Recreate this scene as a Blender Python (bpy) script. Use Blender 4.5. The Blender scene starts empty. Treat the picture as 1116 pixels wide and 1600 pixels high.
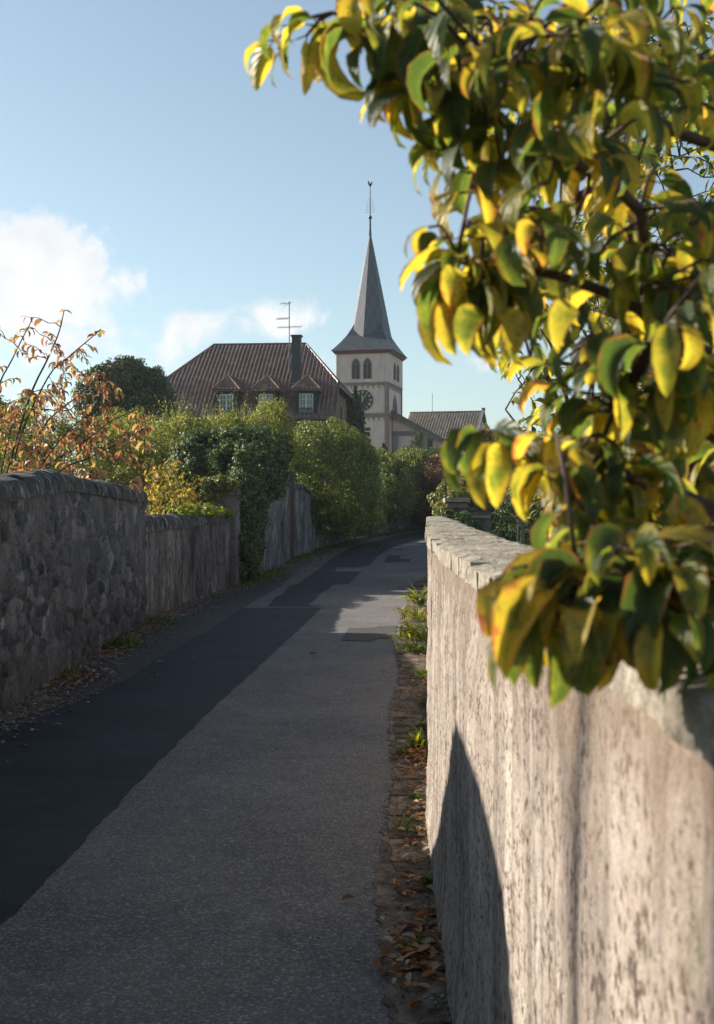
import bpy, math, random
import numpy as np
from mathutils import Vector, Matrix
R = math.radians
rng = np.random.default_rng(7)
random.seed(7)
S = bpy.context.scene
COL = S.collection

# ------------------------------------------------------------------ camera, sky, sun, exposure
CAMZ = 1.6
F = 2014.0
cam = bpy.data.cameras.new('camera')
camo = bpy.data.objects.new('camera', cam); COL.objects.link(camo)
cam.sensor_fit = 'VERTICAL'; cam.sensor_height = 39.72; cam.lens = 50.0
camo.location = (0, 0, CAMZ); camo.rotation_euler = (R(90), 0, 0)
cam.clip_start = 0.05; cam.clip_end = 3000
cam.dof.use_dof = True; cam.dof.focus_distance = 26.0; cam.dof.aperture_fstop = 12.5
S.camera = camo

SUN_EL = R(25.8); SUN_FWD = R(27)          # sun is to the left, 33 degrees ahead of square-left
sun_dir = Vector((-math.cos(SUN_FWD)*math.cos(SUN_EL), math.sin(SUN_FWD)*math.cos(SUN_EL), math.sin(SUN_EL)))
sl = bpy.data.lights.new('sun', 'SUN'); sl.energy = 5.0; sl.angle = R(0.53); sl.color = (1.0, 0.92, 0.80)
so = bpy.data.objects.new('sun', sl); COL.objects.link(so)
so.rotation_euler = sun_dir.to_track_quat('Z', 'Y').to_euler()
so.location = (-30, 20, 30)

W = bpy.data.worlds.new('World'); S.world = W; W.use_nodes = True
def build_world():
    nt = W.node_tree; N = nt.nodes; Lk = nt.links; N.clear()
    out = N.new('ShaderNodeOutputWorld')
    sky = N.new('ShaderNodeTexSky'); sky.sky_type = 'NISHITA'; sky.sun_disc = False
    sky.sun_elevation = SUN_EL; sky.sun_rotation = SUN_FWD - R(90); sky.altitude = 200
    sky.air_density = 1.0; sky.dust_density = 0.6; sky.ozone_density = 2.2
    bg = N.new('ShaderNodeBackground'); bg.inputs[1].default_value = 0.075
    hs = N.new('ShaderNodeHueSaturation'); hs.inputs['Saturation'].default_value = 0.74; hs.inputs['Value'].default_value = 1.0
    Lk.new(sky.outputs[0], hs.inputs['Color']); tn = N.new('ShaderNodeMix'); tn.data_type = 'RGBA'; tn.blend_type = 'MULTIPLY'; tn.inputs[0].default_value = 1; tn.inputs[7].default_value = (.95,1.03,.99,1); Lk.new(hs.outputs[0], tn.inputs[6]); Lk.new(tn.outputs[2], bg.inputs[0])
    tc = N.new('ShaderNodeTexCoord'); sep = N.new('ShaderNodeSeparateXYZ'); Lk.new(tc.outputs['Generated'], sep.inputs[0])
    def m(op, a, b=None, c=None, clamp=False):
        n = N.new('ShaderNodeMath'); n.operation = op; n.use_clamp = clamp
        for i, v in enumerate((a, b, c)):
            if v is None: continue
            if isinstance(v, (int, float)): n.inputs[i].default_value = v
            else: Lk.new(v, n.inputs[i])
        return n.outputs[0]
    yy = m('MAXIMUM', sep.outputs[1], 0.05)
    u = m('DIVIDE', sep.outputs[0], yy); v = m('DIVIDE', sep.outputs[2], yy)
    cmb = N.new('ShaderNodeCombineXYZ'); Lk.new(u, cmb.inputs[0]); Lk.new(v, cmb.inputs[1])
    n1 = N.new('ShaderNodeTexNoise'); n1.inputs['Scale'].default_value = 17; n1.inputs['Detail'].default_value = 9; n1.inputs['Roughness'].default_value = 0.62
    n1.inputs['Distortion'].default_value = 0.25
    Lk.new(cmb.outputs[0], n1.inputs['Vector'])
    tot = None
    # direction of each cloud as (right, up) tangents, half sizes, density
    for cu, cv, ru, rv, d in ((-.262,.178,.085,.052,1.25), (-.20,.178,.04,.03,.65), (-.168,.181,.012,.014,.45),(-.225,.132,.075,.026,.62), (-.125,.143,.042,.026,.66), (-.143,.126,.03,.018,.45),
                          (-.052,.150,.045,.021,.55), (-.09,.143,.03,.018,.38), (.065,.110,.05,.014,.36), (.10,.115,.03,.012,.42),
                          (-.34,.21,.10,.06,.8), (-.7,.25,.3,.1,.9), (.6,.25,.3,.08,.8), (.3,.12,.12,.03,.5), (-.03,.12,.12,.02,.25)):
        a = m('DIVIDE', m('SUBTRACT', u, cu), ru); b = m('DIVIDE', m('SUBTRACT', v, cv), rv)
        r2 = m('ADD', m('MULTIPLY', a, a), m('MULTIPLY', b, b))
        g = m('MULTIPLY', m('EXPONENT', m('MULTIPLY', r2, -1.1)), d)
        tot = g if tot is None else m('MAXIMUM', tot, g)
    dens = m('ADD', m('MULTIPLY', m('SUBTRACT', n1.outputs[0], 0.5), 3.4), m('SUBTRACT', m('MULTIPLY', tot, 1.75), 0.68))
    mr = N.new('ShaderNodeMapRange'); mr.interpolation_type = 'SMOOTHSTEP'
    Lk.new(dens, mr.inputs[0]); mr.inputs[1].default_value = -0.22; mr.inputs[2].default_value = 0.50
    mask = m('MULTIPLY', mr.outputs[0], 0.96)
    mask = m('MULTIPLY', mask, m('MINIMUM', m('MULTIPLY', tot, 3.0), 1.0))
    n2 = N.new('ShaderNodeTexNoise'); n2.inputs['Scale'].default_value = 26; n2.inputs['Detail'].default_value = 6; Lk.new(cmb.outputs[0], n2.inputs['Vector'])
    cr = N.new('ShaderNodeValToRGB'); cr.color_ramp.elements[0].position = .3; cr.color_ramp.elements[0].color = (.80,.83,.87,1)
    cr.color_ramp.elements[1].position = .62; cr.color_ramp.elements[1].color = (.97,.965,.95,1); Lk.new(n2.outputs[0], cr.inputs[0])
    bg2 = N.new('ShaderNodeBackground'); Lk.new(cr.outputs[0], bg2.inputs[0]); bg2.inputs[1].default_value = 0.55
    mx = N.new('ShaderNodeMixShader'); Lk.new(mask, mx.inputs[0]); Lk.new(bg.outputs[0], mx.inputs[1]); Lk.new(bg2.outputs[0], mx.inputs[2])
    Lk.new(mx.outputs[0], out.inputs[0])
build_world()
S.view_settings.view_transform = 'Standard'; S.view_settings.look = 'None'
S.view_settings.gamma = 1.0; S.view_settings.exposure = 0.98
S.render.engine = 'CYCLES'
S.cycles.use_denoising = True
S.cycles.max_bounces = 7; S.cycles.diffuse_bounces = 3; S.cycles.glossy_bounces = 2
S.cycles.transmission_bounces = 4; S.cycles.transparent_max_bounces = 6
S.cycles.sample_clamp_indirect = 6.0
S.cycles.caustics_reflective = False; S.cycles.caustics_refractive = False

# ------------------------------------------------------------------ helpers
def gz(y):                                   # the lane climbs gently towards the church
    y = np.asarray(y, float)
    a = np.clip((y-30)/30, 0, 1)
    return 0.75*a*a + 0.05*np.clip(y-60, 0, 75)
def gzf(y): return float(gz(y))
def at(px, py, Y):
    return Vector(((px-558)/F*Y, Y, CAMZ-(py-800)/F*Y))
def gp(px, py, lift=0.0):                    # photo direction -> point on the ground
    lo, hi = 1.0, 140.0
    f = lambda Y: (CAMZ-gzf(Y))/Y*F - (py-800)
    for _ in range(50):
        mid = (lo+hi)/2
        if f(mid) > 0: lo = mid
        else: hi = mid
    Y = (lo+hi)/2
    return Vector(((px-558)/F*Y, Y, gzf(Y)+lift))
def tag(o, label=None, cat=None, group=None, kind=None):
    if label: o['label'] = label
    if cat: o['category'] = cat
    if group: o['group'] = group
    if kind: o['kind'] = kind
    return o
def empty(name, loc=(0,0,0), rz=0.0):
    o = bpy.data.objects.new(name, None); COL.objects.link(o)
    o.location = loc; o.rotation_euler = (0,0,rz); o.empty_display_size = .3
    return o
def thing(name, label, cat, loc=(0,0,0), rz=0.0, group=None):
    return tag(empty(name, loc, rz), label, cat, group)
def mesh_np(name, V, faces, mat, parent=None, smooth=False, uv=None, attrs=None, world=True, fmat=None):
    """V (n,3), faces (m,k) array or list; V in world coordinates when world and parent is given at a location."""
    V = np.asarray(V, float)
    me = bpy.data.meshes.new(name)
    if isinstance(faces, np.ndarray):
        m, k = faces.shape
        me.vertices.add(len(V)); me.loops.add(m*k); me.polygons.add(m)
        me.vertices.foreach_set('co', V.astype(np.float32).ravel())
        me.loops.foreach_set('vertex_index', faces.astype(np.int32).ravel())
        me.polygons.foreach_set('loop_start', np.arange(0, m*k, k, dtype=np.int32))
        me.polygons.foreach_set('loop_total', np.full(m, k, dtype=np.int32))
        me.update(calc_edges=True)
    else:
        me.from_pydata([tuple(v) for v in V], [], faces)
    if uv is not None:
        l = me.uv_layers.new(name='UVMap')
        vi = np.empty(len(me.loops), dtype=np.int32); me.loops.foreach_get('vertex_index', vi)
        l.data.foreach_set('uv', np.asarray(uv, np.float32)[vi].ravel())
    if attrs:
        for an, av in attrs.items():
            a = me.color_attributes.new(name=an, type='FLOAT_COLOR', domain='POINT')
            a.data.foreach_set('color', np.asarray(av, np.float32).ravel())
    mats = mat if isinstance(mat, (list, tuple)) else [mat]
    for mm in mats: me.materials.append(mm)
    if fmat is not None: me.polygons.foreach_set('material_index', np.asarray(fmat, np.int32))
    if smooth: me.polygons.foreach_set('use_smooth', np.ones(len(me.polygons), dtype=bool))
    me.validate(); me.update()
    o = bpy.data.objects.new(name, me); COL.objects.link(o)
    if parent is not None:
        o.parent = parent
        if world:
            p = parent; L = Matrix.Identity(4)
            chain = []
            while p is not None: chain.append(p); p = p.parent
            for q in reversed(chain): L = L @ Matrix.LocRotScale(q.location, q.rotation_euler, q.scale)
            me.transform(L.inverted())
    return o

class MB:
    def __init__(s): s.V = []; s.Fc = []
    def add(s, V, Fc):
        b = len(s.V); s.V += [tuple(v) for v in V]; s.Fc += [tuple(i+b for i in f) for f in Fc]; return s
    def box(s, c, d, M=None, taper=1.0):
        cx, cy, cz = c; dx, dy, dz = d[0]/2, d[1]/2, d[2]/2
        V = []
        for z, t in ((-dz,1.0),(dz,taper)):
            for x, y in ((-dx,-dy),(dx,-dy),(dx,dy),(-dx,dy)): V.append(Vector((cx+x*t, cy+y*t, cz+z)))
        if M is not None: V = [M @ v for v in V]
        return s.add(V, [(3,2,1,0),(4,5,6,7),(0,1,5,4),(1,2,6,5),(2,3,7,6),(3,0,4,7)])
    def bar(s, a, b, w, h=None, up=Vector((0,0,1))):
        a = Vector(a); b = Vector(b); h = h or w; d = (b-a)
        L = d.length
        if L < 1e-6: return s
        d.normalize()
        x = d.cross(up)
        if x.length < 1e-3: x = d.cross(Vector((0,1,0)))
        x.normalize(); z = x.cross(d)
        V = []
        for p in (a, b):
            for i, j in ((-1,-1),(1,-1),(1,1),(-1,1)): V.append(p + x*(w/2*i) + z*(h/2*j))
        return s.add(V, [(3,2,1,0),(4,5,6,7),(0,1,5,4),(1,2,6,5),(2,3,7,6),(3,0,4,7)])
    def tube(s, pts, rad, n=6):
        pts = [Vector(p) for p in pts]; m = len(pts)
        if isinstance(rad, (int, float)): rad = [rad]*m
        V = []; prev = None
        for i, p in enumerate(pts):
            d = (pts[min(i+1,m-1)]-pts[max(i-1,0)])
            if d.length < 1e-9: d = Vector((0,0,1))
            d.normalize()
            if prev is None:
                x = d.cross(Vector((0,0,1)))
                if x.length < .05: x = d.cross(Vector((0,1,0)))
            else: x = prev - d*prev.dot(d)
            x.normalize(); prev = x; y = d.cross(x)
            for k in range(n):
                a = 2*math.pi*k/n; V.append(p + (x*math.cos(a)+y*math.sin(a))*rad[i])
        Fc = []
        for i in range(m-1):
            for k in range(n):
                a = i*n+k; b = i*n+(k+1)%n; Fc.append((a, b, b+n, a+n))
        Fc.append(tuple(range(n-1,-1,-1))); Fc.append(tuple((m-1)*n+k for k in range(n)))
        return s.add(V, Fc)
    def prism(s, poly, depth_vec):
        dv = Vector(depth_vec); n = len(poly)
        V = [Vector(p) for p in poly] + [Vector(p)+dv for p in poly]
        Fc = [tuple(range(n-1,-1,-1)), tuple(range(n,2*n))]
        for i in range(n): j = (i+1)%n; Fc.append((i, j, j+n, i+n))
        return s.add(V, Fc)
    def sphere(s, c, r, n=10, m=7, sc=(1,1,1)):
        V = []; Fc = []
        c = Vector(c)
        for i in range(m+1):
            t = math.pi*i/m
            for k in range(n):
                a = 2*math.pi*k/n
                V.append(c+Vector((math.sin(t)*math.cos(a)*r*sc[0], math.sin(t)*math.sin(a)*r*sc[1], math.cos(t)*r*sc[2])))
        for i in range(m):
            for k in range(n):
                a = i*n+k; b = i*n+(k+1)%n; Fc.append((a, a+n, b+n, b))
        return s.add(V, Fc)
    def build(s, name, mat, parent=None, smooth=False, world=False):
        return mesh_np(name, np.array([tuple(v) for v in s.V]), s.Fc, mat, parent, smooth, world=world)

# ------------------------------------------------------------------ materials
def new_mat(name):
    m = bpy.data.materials.new(name); m.use_nodes = True
    nt = m.node_tree; nt.nodes.clear()
    return m, nt, nt.nodes, nt.links
class NG:
    def __init__(s, name):
        s.m, s.nt, s.N, s.L = new_mat(name)
        s.out = s.N.new('ShaderNodeOutputMaterial')
        s.tc = s.N.new('ShaderNodeTexCoord')
        s.geo = None
    def obj(s): return s.tc.outputs['Object']
    def pos(s):
        if s.geo is None: s.geo = s.N.new('ShaderNodeNewGeometry')
        return s.geo.outputs['Position']
    def map(s, vec, scale=(1,1,1), loc=(0,0,0), rot=(0,0,0)):
        n = s.N.new('ShaderNodeMapping'); n.inputs['Scale'].default_value = scale; n.inputs['Location'].default_value = loc; n.inputs['Rotation'].default_value = rot
        s.L.new(vec, n.inputs[0]); return n.outputs[0]
    def noise(s, vec, scale, detail=5, rough=.55, dist=0.0):
        n = s.N.new('ShaderNodeTexNoise'); n.inputs['Scale'].default_value = scale; n.inputs['Detail'].default_value = detail
        n.inputs['Roughness'].default_value = rough; n.inputs['Distortion'].default_value = dist
        s.L.new(vec, n.inputs['Vector']); return n.outputs[0]
    def voro(s, vec, scale, feature='F1', out='Distance', rnd=1.0):
        n = s.N.new('ShaderNodeTexVoronoi'); n.feature = feature; n.inputs['Scale'].default_value = scale; n.inputs['Randomness'].default_value = rnd
        s.L.new(vec, n.inputs['Vector']); return n.outputs[out]
    def ramp(s, fac, stops, interp='LINEAR'):
        n = s.N.new('ShaderNodeValToRGB'); cr = n.color_ramp; cr.interpolation = interp
        while len(cr.elements) < len(stops): cr.elements.new(0.5)
        for e, (p, c) in zip(cr.elements, stops):
            e.position = p; e.color = (*c, 1) if len(c) == 3 else c
        s.L.new(fac, n.inputs[0]); return n.outputs[0]
    def mix(s, fac, a, b, mode='MIX'):
        n = s.N.new('ShaderNodeMix'); n.data_type = 'RGBA'; n.blend_type = mode
        for i, v in ((0, fac), (6, a), (7, b)):
            if isinstance(v, (int, float)): n.inputs[i].default_value = v
            elif isinstance(v, tuple): n.inputs[i].default_value = (*v, 1) if len(v) == 3 else v
            else: s.L.new(v, n.inputs[i])
        return n.outputs[2]
    def math(s, op, a, b=None, clamp=False):
        n = s.N.new('ShaderNodeMath'); n.operation = op; n.use_clamp = clamp
        for i, v in enumerate((a, b)):
            if v is None: continue
            if isinstance(v, (int, float)): n.inputs[i].default_value = v
            else: s.L.new(v, n.inputs[i])
        return n.outputs[0]
    def bump(s, h, strength=.5, dist=.01, prev=None):
        n = s.N.new('ShaderNodeBump'); n.inputs['Strength'].default_value = strength; n.inputs['Distance'].default_value = dist
        s.L.new(h, n.inputs['Height'])
        if prev is not None: s.L.new(prev, n.inputs['Normal'])
        return n.outputs[0]
    def principled(s, color, rough=.8, spec=.3, normal=None, metal=0.0):
        n = s.N.new('ShaderNodeBsdfPrincipled')
        if isinstance(color, tuple): n.inputs['Base Color'].default_value = (*color, 1)
        else: s.L.new(color, n.inputs['Base Color'])
        if isinstance(rough, (int, float)): n.inputs['Roughness'].default_value = rough
        else: s.L.new(rough, n.inputs['Roughness'])
        n.inputs['Specular IOR Level'].default_value = spec; n.inputs['Metallic'].default_value = metal
        if normal is not None: s.L.new(normal, n.inputs['Normal'])
        return n
    def done(s, sh):
        s.L.new(sh.outputs[0] if hasattr(sh, 'outputs') else sh, s.out.inputs[0]); return s.m

def simple(name, c, c2=None, scale=8, rough=.8, spec=.3, metal=0, bump=.2, bd=.01):
    g = NG(name); c2 = c2 or tuple(v*.72 for v in c)
    n = g.noise(g.obj(), scale, 6, .6)
    col = g.ramp(n, [(.35, c2), (.65, c)])
    nb = g.bump(n, bump, bd)
    return g.done(g.principled(col, rough, spec, nb, metal))

def leaf_mat(name, stops, trans=.42, rough=.45, spec=.35, tmul=1.35, hue=None, scalevar=None):
    """stops: colour ramp over a random value per leaf."""
    g = NG(name)
    geo = g.N.new('ShaderNodeNewGeometry')
    col = g.ramp(geo.outputs['Random Per Island'], stops)
    if scalevar:
        nz = g.noise(geo.outputs['Position'], scalevar, 3)
        col = g.mix(g.math('MULTIPLY', nz, .55), col, g.ramp(nz, [(.35,(.03,.045,.012)),(.7,(.16,.16,.035))]))
    p = g.principled(col, rough, spec)
    t = g.N.new('ShaderNodeBsdfTranslucent')
    tc = g.mix(1.0, col, (tmul, tmul*.98, tmul*.45), 'MULTIPLY')
    g.L.new(tc, t.inputs[0])
    mx = g.N.new('ShaderNodeMixShader'); mx.inputs[0].default_value = trans
    g.L.new(p.outputs[0], mx.inputs[1]); g.L.new(t.outputs[0], mx.inputs[2])
    return g.done(mx)

def asphalt(name, c1, c2, agg, aggscale=130, dark=(.02,.022,.026), patch=.5):
    g = NG(name); P = g.pos()
    big = g.noise(P, .9, 4); mid = g.noise(P, 6, 5)
    col = g.ramp(g.math('ADD', g.math('MULTIPLY', big, .6), g.math('MULTIPLY', mid, .4)), [(.38, c1), (.62, c2)])
    v = g.voro(P, aggscale*1.45, out='Color')
    bw = g.N.new('ShaderNodeSeparateColor'); g.L.new(v, bw.inputs[0])
    st = g.ramp(bw.outputs[0], [(.0, dark), (.55, (0,0,0)), (.93, agg), (1, tuple(min(a*1.9,1) for a in agg))])
    wm = g.noise(g.map(P,(1,.35,1)), 1.7, 4); col = g.mix(g.ramp(wm, [(.45,(0,0,0)),(.7,(.5,.5,.5))]), col, tuple(q*k_ for q, k_ in zip(c2, (1.15,1.0,.88))))
    col2 = g.mix(.42, col, st, 'ADD')
    d = g.voro(P, aggscale)
    fine = g.noise(P, 330, 2)
    h = g.math('ADD', d, g.math('MULTIPLY', fine, .4))
    nb = g.bump(h, .55, .004)
    nb = g.bump(mid, .25, .012, nb)
    return g.done(g.principled(col2, .82, .28, nb))

M = {}
M['road'] = asphalt('road_chippings', (.060,.059,.062), (.118,.110,.105), (.25,.24,.23), 75)
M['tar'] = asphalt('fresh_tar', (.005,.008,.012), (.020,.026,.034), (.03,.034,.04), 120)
M['oldtar'] = asphalt('worn_tar', (.030,.030,.032), (.052,.050,.048), (.08,.08,.075), 110)
def m_verge():
    g = NG('verge_soil'); P = g.pos()
    n = g.noise(P, 3.2, 7, .65); n2 = g.noise(P, 40, 4)
    col = g.ramp(n, [(.34,(.045,.036,.028)),(.48,(.13,.10,.078)),(.62,(.26,.21,.165))])
    col = g.mix(.5, col, g.ramp(n2, [(.3,(.25,.25,.25)),(.7,(1,1,1))]), 'MULTIPLY')
    nb = g.bump(g.math('ADD', n2, g.math('MULTIPLY', g.voro(P, 60), .6)), .8, .012)
    return g.done(g.principled(col, .9, .15, nb))
M['verge'] = m_verge()
def m_gutter():
    g = NG('gutter_stone'); P = g.pos()
    n = g.noise(P, 5, 7, .65); n2 = g.noise(P, 60, 4)
    col = g.ramp(n, [(.36,(.05,.042,.034)),(.5,(.20,.165,.13)),(.68,(.36,.30,.235))])
    sp = g.N.new('ShaderNodeSeparateXYZ'); g.L.new(P, sp.inputs[0])
    yy = g.math('ADD', sp.outputs[1], g.math('MULTIPLY', g.noise(P, 2.0, 2), .25))
    jt = g.math('PINGPONG', yy, .23)
    joint = g.ramp(jt, [(.010,(1,1,1)),(.035,(0,0,0))])
    col = g.mix(joint, col, (.03,.025,.02))
    cell = g.N.new('ShaderNodeMath'); cell.operation = 'FLOOR'; g.L.new(g.math('DIVIDE', yy, .46), cell.inputs[0])
    wn = g.N.new('ShaderNodeTexWhiteNoise'); wn.noise_dimensions = '1D'; g.L.new(cell.outputs[0], wn.inputs['W'])
    col = g.mix(.8, col, g.ramp(wn.outputs['Value'], [(0,(.45,.42,.40)),(1,(1.25,1.2,1.1))]), 'MULTIPLY')
    col = g.mix(.45, col, g.ramp(n2, [(.3,(.3,.3,.3)),(.7,(1,1,1))]), 'MULTIPLY')
    h = g.math('SUBTRACT', g.math('ADD', n2, n), joint)
    return g.done(g.principled(col, .9, .15, g.bump(h, .8, .012)))
M['gutter'] = m_gutter()
M['grassland'] = simple('garden_turf', (.10,.15,.035), (.045,.08,.02), 5, .9, .15)
def m_render_wall():                            # pinkish weathered roughcast of the near wall
    g = NG('weathered_roughcast'); P = g.obj()
    base = g.noise(P, 2.2, 7, .65)
    col = g.ramp(base, [(.32,(.31,.255,.215)),(.5,(.43,.365,.315)),(.68,(.53,.47,.415))])
    st = g.noise(g.map(P, (6.5,6.5,.28)), 1.3, 7, .68)              # run-off streaks, partly the stems' shadow bands put into the colour
    col = g.mix(g.ramp(st, [(.49,(0,0,0)),(.60,(.8,.8,.8))]), col, (.19,.158,.14))
    st2 = g.noise(g.map(P, (30,30,2.2)), 1.2, 5, .7)
    col = g.mix(g.ramp(st2, [(.50,(0,0,0)),(.70,(.6,.6,.6))]), col, (.27,.225,.195))
    n1 = g.noise(P, 48, 5, .72)                                    # pits where the roughcast has weathered out
    n0 = g.noise(P, 6, 4, .6)
    pm = g.math('ADD', n1, g.math('MULTIPLY', n0, .35))
    pit = g.ramp(pm, [(.70,(0,0,0)),(.78,(.95,.95,.95))])
    col = g.mix(pit, col, (.085,.06,.047))
    zs = g.N.new('ShaderNodeSeparateXYZ'); g.L.new(P, zs.inputs[0])
    hi = g.math('MULTIPLY', g.math('SUBTRACT', g.math('ADD', zs.outputs[2], g.math('MULTIPLY', g.noise(P, 4, 5, .7), .9)), 1.62), 4.0, True)
    col = g.mix(g.math('MULTIPLY', hi, .75), col, (.20,.145,.105))
    vz = g.voro(P, 120); 
    col = g.mix(g.ramp(vz, [(.12,(.5,.5,.5)),(.3,(0,0,0))]), col, (.26,.21,.18))
    sp = g.noise(P, 170, 3, .6)
    col = g.mix(.4, col, g.ramp(sp, [(.36,(.5,.47,.45)),(.62,(1.05,1.04,1.02))]), 'MULTIPLY')
    gr = g.noise(P, 9, 5, .7)
    col = g.mix(g.ramp(gr, [(.56,(0,0,0)),(.70,(.6,.6,.6))]), col, (.22,.20,.13))
    h = g.math('SUBTRACT', g.math('MULTIPLY', sp, .30), g.math('MULTIPLY', pm, 1.0))
    nb = g.bump(h, .8, .007)
    nb = g.bump(g.noise(P, 14, 5, .6), .5, .014, nb)
    return g.done(g.principled(col, .93, .12, nb))
M['roughcast'] = m_render_wall()
def m_attr_stone(name, mul=(1,1,1), lichen=(.30,.30,.27), streak=.32, dk=(.035,.033,.034)):
    g = NG(name); P = g.obj()
    at_ = g.N.new('ShaderNodeAttribute'); at_.attribute_name = 'tint'
    n = g.noise(P, 14, 7, .7); n2 = g.noise(P, 70, 4, .6)
    col = g.mix(1.0, at_.outputs['Color'], (*mul,), 'MULTIPLY')
    col = g.mix(1.0, col, (1.25,1.38,1.55), 'MULTIPLY')
    col = g.mix(.75, col, g.ramp(n, [(.3,(.35,.35,.36)),(.55,(1,1,1)),(.75,(1.35,1.3,1.25))]), 'MULTIPLY')
    col = g.mix(.5, col, g.ramp(n2, [(.35,(.4,.4,.4)),(.65,(1.1,1.1,1.1))]), 'MULTIPLY')
    st = g.noise(g.map(P, (5,5,1.3)), 2.0, 6, .65)
    col = g.mix(g.ramp(st, [(.47,(0,0,0)),(.62,(streak,streak,streak))]), col, dk)
    lc = g.noise(g.map(P, (9,9,4.5), (3,1,0)), 1.6, 5, .75)
    col = g.mix(g.ramp(lc, [(.60,(0,0,0)),(.68,(.6,.6,.6))]), col, lichen)
    nb = g.bump(g.math('ADD', n2, g.math('MULTIPLY', n, 1.5)), .9, .018)
    return g.done(g.principled(col, .93, .12, nb))
M['rubble'] = m_attr_stone('rubble_stone')
M['plaster'] = m_attr_stone('old_plaster', (1.0,.98,.95), (.34,.32,.30), .6)
def m_coping():
    g = NG('coping_stone'); P = g.obj()
    n = g.noise(P, 6, 6, .65); n2 = g.noise(P, 55, 5, .6); n3 = g.noise(P, 22, 5, .7)
    col = g.ramp(n, [(.3,(.22,.185,.14)),(.5,(.38,.33,.265)),(.7,(.52,.46,.385))])
    col = g.mix(g.ramp(n3, [(.52,(0,0,0)),(.64,(.8,.8,.8))]), col, (.13,.115,.085))
    col = g.mix(.5, col, g.ramp(n2, [(.35,(.4,.4,.38)),(.65,(1.1,1.1,1.08))]), 'MULTIPLY')
    nb = g.bump(g.math('ADD', n2, g.math('MULTIPLY', n3, 1.4)), .9, .010)
    return g.done(g.principled(col, .92, .12, nb))
M['coping'] = m_coping()
def m_darkcoping():
    g = NG('mossy_coping'); P = g.obj()
    n = g.noise(P, 5, 6, .65); n2 = g.noise(P, 45, 5, .6)
    col = g.ramp(n, [(.3,(.028,.028,.03)),(.5,(.065,.06,.058)),(.7,(.13,.12,.11))])
    li = g.noise(g.map(P, (1,1,1)), 3.4, 4, .8)
    col = g.mix(g.ramp(g.noise(g.map(P, (2.4,8.0,2.4)), 1.8, 5, .7), [(.56,(0,0,0)),(.62,(.8,.8,.8))]), col, (.40,.40,.395))
    nb = g.bump(g.math('ADD', n2, n), .9, .014)
    return g.done(g.principled(col, .9, .15, nb))
M['darkcoping'] = m_darkcoping()
M['redstone'] = simple('red_sandstone', (.20,.125,.10), (.10,.065,.055), 9, .9, .15, bump=.6)
M['pier'] = simple('sandstone_pier', (.21,.17,.15), (.10,.088,.082), 9, .92, .12, bump=.7, bd=.02)
def m_brick():
    g = NG('brick'); 
    b = g.N.new('ShaderNodeTexBrick'); b.inputs['Scale'].default_value = 1.0
    b.inputs['Brick Width'].default_value = .25; b.inputs['Row Height'].default_value = .078; b.inputs['Mortar Size'].default_value = .008
    b.inputs['Color1'].default_value = (.33,.17,.115,1); b.inputs['Color2'].default_value = (.22,.12,.09,1); b.inputs['Mortar'].default_value = (.30,.26,.22,1)
    sp = g.N.new('ShaderNodeSeparateXYZ'); g.L.new(g.obj(), sp.inputs[0])
    cb = g.N.new('ShaderNodeCombineXYZ'); g.L.new(g.math('ADD', sp.outputs[0], sp.outputs[1]), cb.inputs[0]); g.L.new(sp.outputs[2], cb.inputs[1])
    g.L.new(cb.outputs[0], b.inputs['Vector'])
    n = g.noise(g.obj(), 1.3, 5)
    col = g.mix(.6, b.outputs[0], g.ramp(n, [(.3,(.5,.5,.5)),(.7,(1.15,1.1,1.05))]), 'MULTIPLY')
    return g.done(g.principled(col, .9, .15, g.bump(b.outputs[1], -.4, .01)))
M['brick'] = m_brick()
def m_tiles(name, c1, c2, c3, rough=.42):
    g = NG(name)
    col = g.ramp(g.noise(g.obj(), 2.0, 6, .7), [(.3, c1), (.5, c2), (.72, c3)])
    v = g.voro(g.map(g.obj(), (4.5,2.4,2.4)), 1.0, out='Color', rnd=.4)
    sc = g.N.new('ShaderNodeSeparateColor'); g.L.new(v, sc.inputs[0])
    col = g.mix(.6, col, g.ramp(sc.outputs[0], [(0,(.55,.55,.55)),(1,(1.3,1.25,1.2))]), 'MULTIPLY')
    return g.done(g.principled(col, rough, .5, g.bump(g.noise(g.obj(), 40, 3), .3, .01)))
M['tiles'] = m_tiles('glazed_red_tiles', (.085,.044,.038), (.165,.086,.070), (.29,.165,.135), .42)
M['tantiles'] = m_tiles('brown_roof_tiles', (.20,.16,.13), (.28,.225,.18), (.36,.30,.245), .6)
def m_slate():
    g = NG('roof_slate')
    b = g.N.new('ShaderNodeTexBrick'); b.inputs['Scale'].default_value = 1
    b.inputs['Brick Width'].default_value = .28; b.inputs['Row Height'].default_value = .17; b.inputs['Mortar Size'].default_value = .012
    b.inputs['Color1'].default_value = (.060,.072,.095,1); b.inputs['Color2'].default_value = (.036,.045,.062,1); b.inputs['Mortar'].default_value = (.03,.035,.042,1)
    sp = g.N.new('ShaderNodeSeparateXYZ'); g.L.new(g.obj(), sp.inputs[0])
    cb = g.N.new('ShaderNodeCombineXYZ'); g.L.new(g.math('ADD', sp.outputs[0], g.math('MULTIPLY', sp.outputs[1], .6)), cb.inputs[0]); g.L.new(sp.outputs[2], cb.inputs[1])
    g.L.new(cb.outputs[0], b.inputs['Vector'])
    col = g.mix(.6, b.outputs[0], g.ramp(g.noise(g.obj(), 1.2, 6, .7), [(.3,(.6,.62,.66)),(.7,(1.2,1.18,1.15))]), 'MULTIPLY')
    return g.done(g.principled(col, .5, .5, g.bump(b.outputs[1], -.35, .015)))
M['slate'] = m_slate()
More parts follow.
